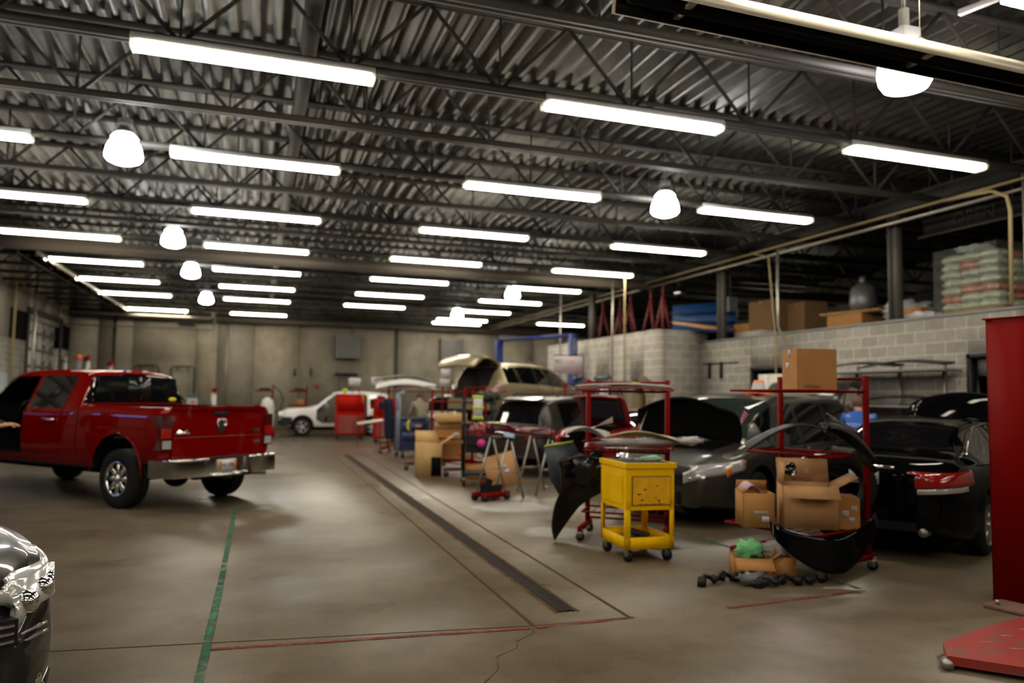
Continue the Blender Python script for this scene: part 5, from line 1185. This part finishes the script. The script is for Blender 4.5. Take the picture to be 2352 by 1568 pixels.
def toolchest(label,c,rz,wd,h,dp=.6,extra=True):
    t=thing('tool_chest',label,'tool chest',c,rz)
    MB().bx(-wd/2,wd/2,-dp/2,dp/2,.16,h*.55).build('lower_cabinet',M_toolred,t,bevel=.01)
    MB().bx(-wd/2,wd/2,-dp/2+.03,dp/2,h*.55+.01,h).build('upper_chest',M_toolred,t,bevel=.01)
    n=6
    for k in range(n):
        z=.2+k*(h*.55-.24)/n
        d=MB().bx(-wd/2+.03,wd/2-.03,-dp/2-.02,-dp/2,z,z+(h*.55-.24)/n-.015).build('drawer',mat('drawer_red',(.36,.025,.02),.4),t)
        MB().bx(-wd/2+.06,wd/2-.06,-dp/2-.03,-dp/2-.02,z+(h*.55-.24)/n-.04,z+(h*.55-.24)/n-.025).build('handle',M_steel,d)
    MB().bx(-wd/2+.03,wd/2-.03,-dp/2+.01,-dp/2+.03,h*.62,h*.95).build('lid_panel',M_toolred,t)
    for a in (-wd/2+.08,wd/2-.08): caster(t,a,-dp/2+.08,.065,.2); caster(t,a,dp/2-.08,.065,.2)
    return t
toolchest('tall bright red rolling tool chest in front of the white SUV',(3.2,27.9,0),0,1.0,1.62)
tag(MB().box((3.0,27.8,1.72),(.14,.14,.16)).build('lime_bottle',M_lime),'lime green bottle on top of the tall red tool chest','bottle')
tag(MB().tube([(3.2,27.7,1.66),(3.35,27.6,1.72),(3.55,27.55,1.66),(3.62,27.5,1.5),(3.64,27.5,1.3)],.02,6).build('yellow_hose',mat('hose_yellow',(.5,.45,.05),.6)),'yellow hose draped over the corner of the tall red tool chest','hose')
toolchest('smaller red tool chest with pale vent slots, right of the tall one',(4.15,26.0,0),0,.7,1.5)
t=thing('tool_cart','dark blue tool cart with a yellow bracket on its side at the aisle','cart',(3.85,19.9,0),R_(8))
MB().bx(-.33,.33,-.3,.3,.18,1.0).build('cabinet',M_navy,t,bevel=.015); MB().bx(-.34,.34,-.31,.31,.98,1.03).build('top_tray',M_navy,t)
for z in (.45,.7): MB().bx(-.3,.3,-.315,-.3,z,z+.22).build('drawer',mat('drawer_navy',(.008,.03,.10),.4),t)
for a in (-.27,.27): caster(t,a,-.24,.07,.2); caster(t,a,.24,.07,.2)
MB().tube([(-.12,-.33,.98),(-.17,-.33,.9),(-.17,-.33,.75),(-.12,-.33,.73)],.03,8).build('yellow_hook',mat('hook_yellow',(.75,.6,.02),.5),t)
MB().box((.12,-.32,.82),(.18,.03,.07)).build('tan_pouch',M_card2,t)
MB().bx(-.36,-.33,-.2,.1,.2,1.62).tube([(-.36,-.1,1.2),(-.36,-.1,1.66),(-.2,-.1,1.68)],.05,8).build('hose_post',mat('grey_blue_hose',(.2,.24,.32),.4),t)
t=thing('work_coat','dark navy coat hanging from the left end of the tall red rack','coat',(3.42,20.6,0))
MB().sheet(lambda u,v:(-.13+.26*u+(.06*(v-.5)),.03*math.sin(8*u),1.5-1.05*v),10,12,.05).build('coat_body',mat('navy_cloth',(.008,.012,.03),.9),t)
MB().sheet(lambda u,v:(-.3+.22*u,.0+.03*v,1.46-.22*v-.05*u),6,4,.04).build('sleeve',mat('navy_cloth',(.008,.012,.03),.9),t)
o=MB().sheet(lambda u,v:(-.45+.9*u,-.05+.12*v-.1*math.sin(u*3.1),.14*u+.05*v),14,4,.03).build('trim_piece',mat('cream_gloss',(.6,.55,.4),.25,coat=.6)); o.location=(3.15,21.6,.78); tag(o,'cream curved trim piece jutting from the tall red rack near the small tool chest','car part')
for i,(x,l) in enumerate(((.22,'small red rack with a hose loop and orange box near the far wall, left one'),(1.6,'small red rack with orange box near the far wall, right one above the white hood'))):
    t=thing('wheeled_rack',l,'rack',(x,33.6,0)); caster(t,-.2,.2,.03); caster(t,.4,-.2,.03)
    MB().bx(.38,.45,-.05,.05,.1,1.95).build('mast',M_rackred,t); [MB().bx(-.3,.45,-.2,.2,z_,z_+.06).build('arm',M_rackred,t) for z_ in (.1,1.05,1.66)]
    MB().box((.15,0,1.22),(.32,.3,.26)).build('orange_case',M_card,t); MB().box((.1,0,1.77),(.45,.25,.1)).build('dark_gear',M_black,t,bevel=.03)
    if i==0: MB().tube([(.45,0,1.9),(.7,0,1.7),(.85,0,1.3),(.75,0,.9),(.5,0,.75)],.025,8).build('hose_loop',M_black,t)
for (x,y,h,m,l) in ((-6.45,30.2,2.75,M_grey,'grey column with reddish top, left one behind the pickup roof'),(-6.05,30.4,2.85,M_orange,'column topped with a bright orange cone behind the pickup roof'),(-5.7,30.0,2.8,M_rackred,'column with a dark red top behind the pickup roof'),(-5.0,30.2,2.65,M_rackred,'single slim column with red top, right of the others behind the pickup'),(-1.5,30.2,1.75,M_rackred,'slim grey column with red top above the tailgate')):
    t=thing('pulling_tower',l,'tower',(x,y,0)); MB().bx(-.1,.1,-.1,.1,0,h-.12).build('column',M_steel if m is not M_orange else M_grey,t); MB().bx(-.15,.15,-.3,.3,0,.12).build('base',M_rackred,t); MB().cyl((0,0,h-.14),(.06,0,h+.02),.14,10,.05).build('head',m,t)
t=thing('welding_unit','small white and orange machine beside the pipe frame foot above the truck bed','machine',(-2.55,34.5,0))
MB().bx(-.2,.2,-.2,.2,.9,1.35).build('case',M_white,t,bevel=.02); MB().bx(-.22,.22,-.22,.22,.3,.88).build('cabinet',M_grey,t); MB().box((.05,-.21,1.18),(.14,.01,.1)).build('panel',M_orange,t); MB().box((0,0,1.45),(.3,.3,.12)).build('lid',mat('teal_plastic',(.03,.16,.22),.5),t); MB().bx(-.18,.18,-.18,.18,0,.3).build('stand',M_black,t)
t=thing('barrier_post','white bottle-shaped tank standing behind the tailgate corner of the pickup','tank',(.38,29.0,0))
MB().lathe([(0,.3),(.2,.32),(.24,.5),(.24,1.1),(.18,1.35),(.05,1.45),(0,1.45)],20).build('tank',M_white,t); MB().bx(-.25,.3,-.25,.25,.06,.3).build('trolley',M_rackred,t); caster(t,-.15,0,.03,0); caster(t,.2,0,.03,0)
# ---------------------------------------------------------------- blue lift
t=thing('vehicle_lift','blue two post lift with overhead beam and white vertical lettering, behind the gold crossover','vehicle lift',(0,0,0))
PN,PF=Vector((9.08,21.35,0)),Vector((7.75,24.6,0))
for P_ in (PN,PF):
    MB().bx(P_.x-.11,P_.x+.11,P_.y-.14,P_.y+.14,.02,3.55).build('column',M_blue,t); MB().bx(P_.x-.25,P_.x+.25,P_.y-.25,P_.y+.25,0,.03).build('base_plate',M_blue,t)
MB().bar((PN.x,PN.y,3.52),(PF.x,PF.y,3.52),.16,.1).build('overhead_beam',M_blue,t)
for k,ch in enumerate('CHALLENGER'): text(ch,.17,M_white,t,facing((PN.x-.0,PN.y-.145,3.35-k*.125),(0,-1,0))@Matrix.Rotation(R_(-90),4,'Z'),.003,'letter')
t=thing('scissor_lift','black scissor lift table carrying the raised gold crossover','vehicle lift',(7.1,19.75,0),math.pi/2-R_(60))
MB().bx(-1.3,1.3,-.45,.45,1.02,1.12).build('platform',M_black,t); MB().bx(-1.3,1.3,-.45,.45,0,.08).build('base',M_black,t)
for s in (-1,1): MB().bar((-1.2,s*.38,.06),(1.2,s*.38,1.04),.06,.08).build('arm',M_black,t); MB().bar((1.2,s*.32,.06),(-1.2,s*.32,1.04),.06,.08).build('arm',M_black,t)
tag(MB().box((9.2,20.4,1.75),(.3,.25,.5)).box((9.15,20.4,2.05),(.14,.14,.2)).cyl((9.2,20.4,0),(9.2,20.4,1.55),.05).build('pump_unit',M_blue),'small blue pump unit near the lift column under the white board','machine')
# hanging hoses and reels at the office front
t=thing('hose_reel','rack of dark hoses hanging from two pipes on the office front','hose reel',(9.25,18.9,2.0))
MB().bx(-.15,.15,-.75,.7,.0,.08).build('bracket',mat('olive_steel',(.1,.1,.05),.6),t)
for k in range(6): MB().tube([(0,-.5+.2*k,0),(0,-.52+.2*k,-.3-.1*(k%3)),(0.02,-.47+.2*k,-.15)],.02,6).build('hose',M_black,t)
t=thing('dust_broom','upturned wide broom leaning at the office corner','broom',(9.38,17.25,0))
MB().cyl((0,0,0),(.05,.05,1.9),.016,8).build('handle',M_wood,t); MB().box((.03,.03,2.0),(.12,.7,.12),(.35,0,0)).box((.03,.03,2.1),(.09,.6,.06),(.35,0,0)).build('head',mat('broom_brown',(.14,.11,.07),.9),t)
o=MB().bx(.02,.28,-.35,.35,0,1.75).build('storage_locker',mat('olive_locker',(.12,.09,.04),.6)); o.location=(9.2,17.85,0); tag(o,'olive brown locker against the office front beside the broom','locker')
# white cabinet by the mezzanine wall, wall shelf with parts
o=MB().bx(-.25,.2,-.36,0,0,2.18).bx(-.25,.2,0.005,.36,0,2.18).build('storage_cabinet',mat('cream_white_enamel',(.62,.6,.52),.4)); o.location=(10.35,13.3,0); tag(o,'cream white double door cabinet behind the traffic cone','cabinet')
t=thing('wall_rack','steel wall shelf stacked with long black bumper strips, right of the tall box','shelf',(10.2,10.5,0))
for y in (-1.0,-.1,.9): MB().bx(.38,.44,y-.02,y+.02,.8,2.3).build('upright',M_steel,t)
for z in (1.55,2.15): MB().bx(-.1,.45,-1.3,1.4,z,z+.03).build('board',M_grey,t)
for i,(y,z,l) in enumerate(((.5,2.22,'left long black strip on the upper wall shelf'),(-.5,2.22,'right long black strip on the upper wall shelf'),(-.4,1.62,'long black strip with upturned end on the lower wall shelf'))):
    o=MB().sheet(lambda u,v:(-.05+.2*v,-.9+1.8*u,.02+.08*math.sin(u*3.1)+.1*max(0,.12-u)*8*.12+.03*v),14,3,.03).build('bumper_strip',M_black); o.location=(10.25,10.5+y,z); tag(o,l,'car part')
t=thing('traffic_cone','small orange cone with a pale paper sleeve on the minivan roof','cone',(7.21,9.74,1.74),0)
MB().box((0,0,.012),(.3,.3,.024)).build('base',M_orange,t,bevel=.01); MB().lathe([(0,.02),(.12,.02),(.07,.2),(.0,.2)],16).build('cone_body',M_orange,t); MB().lathe([(.112,.06),(.085,.17)],16).build('paper_sleeve',M_paper,t)
carton('cardboard_box','flat cream carton lying on the minivan roof below the tall box',(8.6,10.55,1.755),(.55,.4,.09),-.4,m=mat('cream_card',(.5,.46,.33),.8))
carton('cardboard_box','white box with a blue label on the minivan roof near its open tailgate',(8.95,10.95,1.77),(.4,.3,.12),-.4,m=M_white,labels=[('w',.1,.08,.14,.1,M_blue)])
# ---------------------------------------------------------------- red post at the right and its ramp
t=thing('vehicle_lift','tall red lift post with base plate at the right edge','vehicle lift',(6.10,4.72,0),R_(14))
zt=2.36
MB().bx(-.17,-.155,-.18,.18,0,zt).bx(-.17,.0,-.19,-.18,0,zt).bx(-.17,-.0,.17,.18,0,zt).bx(.0,.01,-.19,-.12,0,zt).build('column',M_rackred,t)
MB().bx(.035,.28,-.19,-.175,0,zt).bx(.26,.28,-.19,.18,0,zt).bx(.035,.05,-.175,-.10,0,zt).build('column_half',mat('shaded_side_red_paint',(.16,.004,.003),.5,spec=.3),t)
MB().bx(.01,.035,-.15,-.14,.02,zt).build('column_slot',M_matte,t)
MB().bx(-.19,.30,-.21,.20,zt,zt+.012).build('top_cap',M_rackred,t)
MB().cyl((-.0,-.15,zt),(-.0,-.15,zt+.3),.03,10).cyl((.1,-.1,zt),(.1,-.1,zt+.08),.04,10).build('hydraulic_line',M_conduit,t)
MB().bx(-.45,.5,-.42,.12,0,.035).build('base_plate',mat('dirty_base_plate',(.16,.08,.06),.8),t)
for x,y in ((-.38,-.34),(-.38,.05),(.4,-.34)): MB().cyl((x,y,.035),(x,y,.07),.018,6).build('anchor_bolt',M_steel,t)
t=thing('lift_ramp','worn red steel ramp plate with slots in the bottom right corner','ramp',(4.95,3.72,0),R_(0))
MB().prism([(-.83,.0),(-.62,.22),(.05,.42),(.9,.6),(.9,-1.2),(.2,-1.1)],'z',.03,.085).build('plate',M_ramp,t,bevel=.012)
mb=MB()
for i in range(4):
    for j in range(5):
        x,y=-.35+.26*i+.07*j,.12-.15*j+.07*i
        if abs(x)<.85: mb.box((x,y,.087),(.07,.014,.004),(0,0,-.5))
mb.build('tread_slot',mat('slot_wear',(.33,.2,.17),.5),t)
MB().cyl((-.85,-.03,.035),(-.79,.05,.035),.03,12).build('end_roller',M_steel,t)
MB().bx(-.2,.8,-.9,.3,0,.03).build('runner',M_matte,t)
# ---------------------------------------------------------------- mezzanine storage
def mezz(o,label,cat,x,y,z,rz=0): o.location=(x,y,z); o.rotation_euler=(0,0,rz); return tag(o,label,cat)
t=thing('wrapped_pallet','tall shrink wrapped pallet stack of red and white sacks on the mezzanine edge','pallet',(12.0,9.75,3.1),R_(0))
mb=MB(); rnd=random.Random(2)
for k in range(7):
    for i in range(3):
        for j in range(3): 
            mb.mi=rnd.choice((0,0,1)); mb.sphere((-.36+.36*i+rnd.uniform(-.02,.02),-.36+.36*j+rnd.uniform(-.02,.02),.2+.14*k),.25,(1,1,.42),10)
mb.build('sack_stack',[mat('white_sack',(.6,.53,.47),.25,noise=(8,.25)),mat('red_white_sack',(.6,.2,.15),.25,noise=(11,.5))],t)
MB().bx(-.6,.6,-.6,.6,0,.13).build('pallet_base',M_wood,t)
wm=mat('stretch_film',(.7,.68,.66),.12,alpha_mix=.93,bump=(9,.9)); MB().bx(-.62,.62,-.62,.62,.05,1.22).build('stretch_film',wm,t,bevel=.06)
crumple('white_sack','single pale sack lying on top of the wrapped pallet',(11.9,9.9,4.33),.25,M_paper,71,(1.3,1,.3),'sack')
mezz(MB().prism([(-1.0,0),(1.0,0),(1.0,1.0),(-1.0,1.0)],'y',-.04,.04).bx(-1.0,1.0,-.05,.05,0,.06).build('blue_panel',mat('rack_blue_dim',(.015,.09,.3),.5)),'large blue panel stack standing on the mezzanine behind the office corner','panel',12.2,19.0,3.4,R_(-60))
for k in range(3): mezz(MB().bar((-1,0,.2+.25*k),(1,0,.05+.3*k),.06,.05).build('blue_beam',M_blue),'blue rack beam leaning on the blue panels, %s one'%(['lowest','middle','highest'][k]),'beam',12.05,18.9,3.45,R_(-60))
mezz(MB().prism([(-.5,0),(.5,0),(.5,1.3),(-.5,1.3)],'z',-.03,.03).build('plywood_board',M_wood),'orange brown board sloping off the mezzanine edge by the post','board',10.95,16.3,3.4,R_(8)).rotation_euler=(R_(10),0,R_(8))
mezz(MB().bx(-.5,.5,-.5,.5,0,.2).build('foam_slab',mat('grey_slab',(.35,.33,.28),.8)),'pale grey slab on the mezzanine edge right of the sloping board','slab',11.6,15.4,3.07)
carton('cardboard_box','small bright brown box on the mezzanine left of the tall dark cartons',(12.0,16.5,3.07),(.6,.6,.5),.2)
carton('cardboard_box','tall brown carton on the mezzanine under the deep tube light, left one',(12.0,15.7,3.07),(.7,.8,1.0),.1,m=mat('dark_card',(.2,.11,.045),.9))
carton('cardboard_box','tall brown carton on the mezzanine under the deep tube light, right one',(12.4,14.9,3.07),(.6,.7,.9),-.1,m=mat('dark_card',(.2,.11,.045),.9))
carton('cardboard_box','low brown box with a board on top, left of the mezzanine post',(12.0,12.9,3.07),(.7,.9,.4),.1)
mezz(MB().bx(-.3,.3,-.9,.5,0,.04).build('plywood_board',M_wood),'pale board lying on the low brown box on the mezzanine','board',11.9,13.0,3.48,.15)
mezz(MB().lathe([(0,0),(.25,0),(.28,.2),(.25,.5),(.12,.6),(0,.6)],16).bx(-.05,.05,-.05,.05,.6,.75).build('shop_vacuum',mat('dim_silver',(.2,.2,.2),.4,.5)),'round silvery machine on the board of the mezzanine','machine',12.2,12.9,3.55)
crumple('plastic_sheeting','pile of grey plastic sheeting left of the wrapped pallet',(11.6,11.2,3.36),.36,mat('grey_sheeting',(.3,.3,.31),.25),81,(1,1.2,.6),'sheeting')
crumple('white_sack','flat white sack on the mezzanine edge beside the wrapped pallet',(11.2,10.45,3.17),.26,M_paper,83,(.9,1.3,.35),'sack')
carton('cardboard_box','small brown box between the sheeting and the wrapped pallet',(11.4,10.8,3.07),(.35,.35,.3),.4)
for i in range(6):
    y=18.2+i*.95; t=thing('tripod_stand','dark red tripod stand in the row above the office, '+['first from the corner','second from the corner','third from the corner','fourth from the corner','fifth from the corner','last, farthest from the corner'][i],'stand',(10.4+.15*(i%2),y,3.38),i*.4,'red tripods above the office')
    for k in range(3): MB().cyl((0,0,1.05),(.25*math.cos(k*2.09),.25*math.sin(k*2.09),0),.045,6,.03).build('leg',mat('dull_dark_red',(.16,.02,.018),.6),t)
    MB().cyl((0,0,1.0),(0,0,1.35),.03,8).build('mast',mat('dull_dark_red',(.16,.02,.018),.6),t)
tag(MB().tube([(11.2,18.6,5.95),(11.2,18.6,4.8),(11.15,18.55,4.62),(11.0,18.4,4.55)],.13,10).build('duct_elbow',M_chrome),'shiny duct elbow hanging above the red tripods','duct')
# ================================================================ PEOPLE
def skin(name,V,E_,m,parent,sub=2,root=0):
    """V: list of (x,y,z,rx,ry)"""
    me=bpy.data.meshes.new(name); me.from_pydata([v[:3] for v in V],E_,[]); o=bpy.data.objects.new(name,me); COL.objects.link(o)
    md=o.modifiers.new('s','SKIN'); md.use_smooth_shade=True
    if not me.skin_vertices:
        bm=bmesh.new(); bm.from_mesh(me); bm.verts.layers.skin.verify(); bm.to_mesh(me); bm.free()
    sv=me.skin_vertices[0].data
    for i,v in enumerate(V): sv[i].radius=(v[3],v[4] if len(v)>4 else v[3]); sv[i].use_root=(i==root)
    s=o.modifiers.new('u','SUBSURF'); s.levels=sub; s.render_levels=sub
    bpy.context.view_layer.update()
    m2=bpy.data.meshes.new_from_object(o.evaluated_get(bpy.context.evaluated_depsgraph_get())); o.modifiers.clear(); o.data=m2; m2.materials.clear(); m2.materials.append(m)
    for p in m2.polygons: p.use_smooth=True
    o.parent=parent; return o
def person(label,loc,rz,J,shirt,trousers,hair,sleeves=False,cap=None):
    """J: joint dict in local metres; faces +y locally"""
    t=thing('person',label,'person',loc,rz)
    g=lambda k:J[k]
    names=['pelvis','waist','chest','neckb','neck','head','crown']
    V=[(*g('pelvis'),.12,.09),(*g('waist'),.10,.075),(*g('chest'),.11,.075),(*g('neckb'),.055,.055),(*g('neck'),.052,.052),(*g('head'),.085,.10),(*g('crown'),.07,.085)]
    E_=[(i,i+1) for i in range(6)]
    for s in 'LR':
        b=len(V); V+=[(*g('sh'+s),.055),(*g('el'+s),.042),(*g('wr'+s),.028),(*g('ha'+s),.035,.02)]; E_+=[(2,b),(b,b+1),(b+1,b+2),(b+2,b+3)]
        hx=Vector(g('ha'+s)); d=(hx-Vector(g('wr'+s))).normalized(); sd=d.cross(Vector((0,0,1))); sd=sd.normalized() if sd.length>.1 else Vector((1,0,0)); up=d.cross(sd)
        for q in range(4):
            o_=sd*(-.024+.016*q); L_=(.06,.072,.067,.05)[q]; c=len(V)
            p1=hx+o_+d*.035; p2=p1+d*L_*.55+up*.012; p3=p2+d*L_*.4+up*.03
            V+=[(*p1,.0095),(*p2,.0085),(*p3,.007)]; E_+=[(b+3,c),(c,c+1),(c+1,c+2)]
        c=len(V); p1=hx+sd*.035-d*.01; p2=p1+sd*.025+d*.03; V+=[(*p1,.011),(*p2,.009)]; E_+=[(b+3,c),(c,c+1)]
        b=len(V); V+=[(*g('hip'+s),.085),(*g('kn'+s),.06),(*g('an'+s),.04),(*g('to'+s),.035,.03)]; E_+=[(0,b),(b,b+1),(b+1,b+2),(b+2,b+3)]
    skin('body',V,E_,M_skin,t)
    nb_=Vector(g('neckb')); nk=Vector(g('neck')); V=[(*g('pelvis'),.155,.125),(*g('waist'),.155,.13),(*g('chest'),.19,.15),(*g('neckb'),.105,.10),(*(nb_+(nk-nb_)*.45),.072,.072)]; E_=[(0,1),(1,2),(2,3),(3,4)]
    for s in 'LR':
        b=len(V); el=Vector(g('el'+s)); sh=Vector(g('sh'+s)); wr=Vector(g('wr'+s)); 
        V+=[(*sh,.082),(*el,.06)]; E_+=[(2,b),(b,b+1)]
        if sleeves: V+=[(*(el+(wr-el)*.92),.042)]; E_+=[(b+1,b+2)]
        else: V[-1]=(*(sh+(el-sh)*.75),.06)
    skin('shirt',V,E_,shirt,t)
    V=[(*g('pelvis'),.145,.115)]; E_=[]
    for s in 'LR':
        b=len(V); an=Vector(g('an'+s)); V+=[(*g('hip'+s),.105),(*g('kn'+s),.08),(*(an+Vector((0,0,.03))),.062)]; E_+=[(0,b),(b,b+1),(b+1,b+2)]
    skin('trousers',V,E_,trousers,t)
    for s in 'LR':
        a=Vector(g('an'+s)); b_=Vector(g('to'+s)); skin('shoe',[(a.x,a.y-.03,.045,.05,.045),(b_.x,b_.y,.035,.045,.035),(b_.x,b_.y+.07,.03,.035,.03)],[(0,1),(1,2)],M_black,t,1)
    h=Vector(g('head')); cr=Vector(g('crown')); ax=(cr-h).normalized()
    f=Vector((0,1,0)); f=(f-ax*f.dot(ax)).normalized(); rt=f.cross(ax)
    B=Matrix(((rt.x,f.x,ax.x,h.x),(rt.y,f.y,ax.y,h.y),(rt.z,f.z,ax.z,h.z),(0,0,0,1)))
    MB().sphere((0,-.02,.045),.107,(.88,1.02,.98),16).build('hair',hair,t,M=B)
    MB().sphere((.085,0,.0),.03,(.4,.7,1)).sphere((-.085,0,.0),.03,(.4,.7,1)).sphere((0,.1,-.0),.018,(.8,1,1.4)).build('ears_and_nose',M_skin,t,M=B)
    MB().sphere((.032,.092,.025),.011).sphere((-.032,.092,.025),.011).build('eyes',M_ink,t,M=B); MB().box((0,.098,-.045),(.045,.01,.01)).build('mouth',mat('lips',(.3,.1,.08),.6),t,M=B)
    return t
def pose(lean=0,bend=.0,arm=.4,h=1.76):
    k=h/1.76; J={}
    J['pelvis']=(0,0,.95*k); J['waist']=(0,bend*.12,1.1*k); J['chest']=(0,bend*.35,1.36*k-.05*bend); J['neckb']=(0,bend*.5,1.49*k-.12*bend); J['neck']=(0,bend*.56,1.53*k-.14*bend); J['head']=(0,bend*.70+.02,1.62*k-.2*bend); J['crown']=(0,bend*.76+.02,1.69*k-.22*bend)
    for s,q in (('L',-1),('R',1)):
        J['sh'+s]=(q*.185,bend*.42,1.43*k-.1*bend); J['el'+s]=(q*.235,bend*.5+.12*arm,1.16*k-.1*bend); J['wr'+s]=(q*.2,bend*.6+.36*arm,1.03*k+.08*arm-.1*bend); J['ha'+s]=(q*.18,bend*.65+.44*arm,1.02*k+.1*arm-.1*bend)
        J['hip'+s]=(q*.1,0,.9*k); J['kn'+s]=(q*.115,.03,.5*k); J['an'+s]=(q*.12,0,.085); J['to'+s]=(q*.125,.12,.04)
    return J
M_khaki=mat('taupe_cloth',(.27,.23,.175),.9); M_bluecloth=mat('royal_blue_cloth',(.02,.12,.5),.85); M_darkcloth=mat('charcoal_cloth',(.012,.012,.012),.9)
J=pose(bend=.45,arm=.7,h=1.78); person('person in taupe long sleeved shirt and jeans, back to camera, leaning into the tall rack',(4.28,20.35,0),R_(10),J,M_khaki,M_denim,mat('grey_brown_hair',(.09,.055,.035),.8),True)
J=pose(bend=.3,arm=.6,h=1.78); pm_=person('person in royal blue tee with white back print, seen from behind between the cars',(8.42,9.0,0),R_(-35),J,M_bluecloth,M_darkcloth,mat('short_brown_hair',(.12,.07,.035),.85))
text('BODY SHOP',.075,M_paper,pm_,facing((0,-.10,1.30),(0,-1,.3)),.004,'back_print')
J=pose(bend=.05,arm=.9,h=1.8); person('person in dark clothes at the left picture edge reaching to the open pickup door',(-3.74,12.5,0),R_(-85),J,M_darkcloth,M_darkcloth,mat('dark_hair',(.02,.015,.012),.8),True)
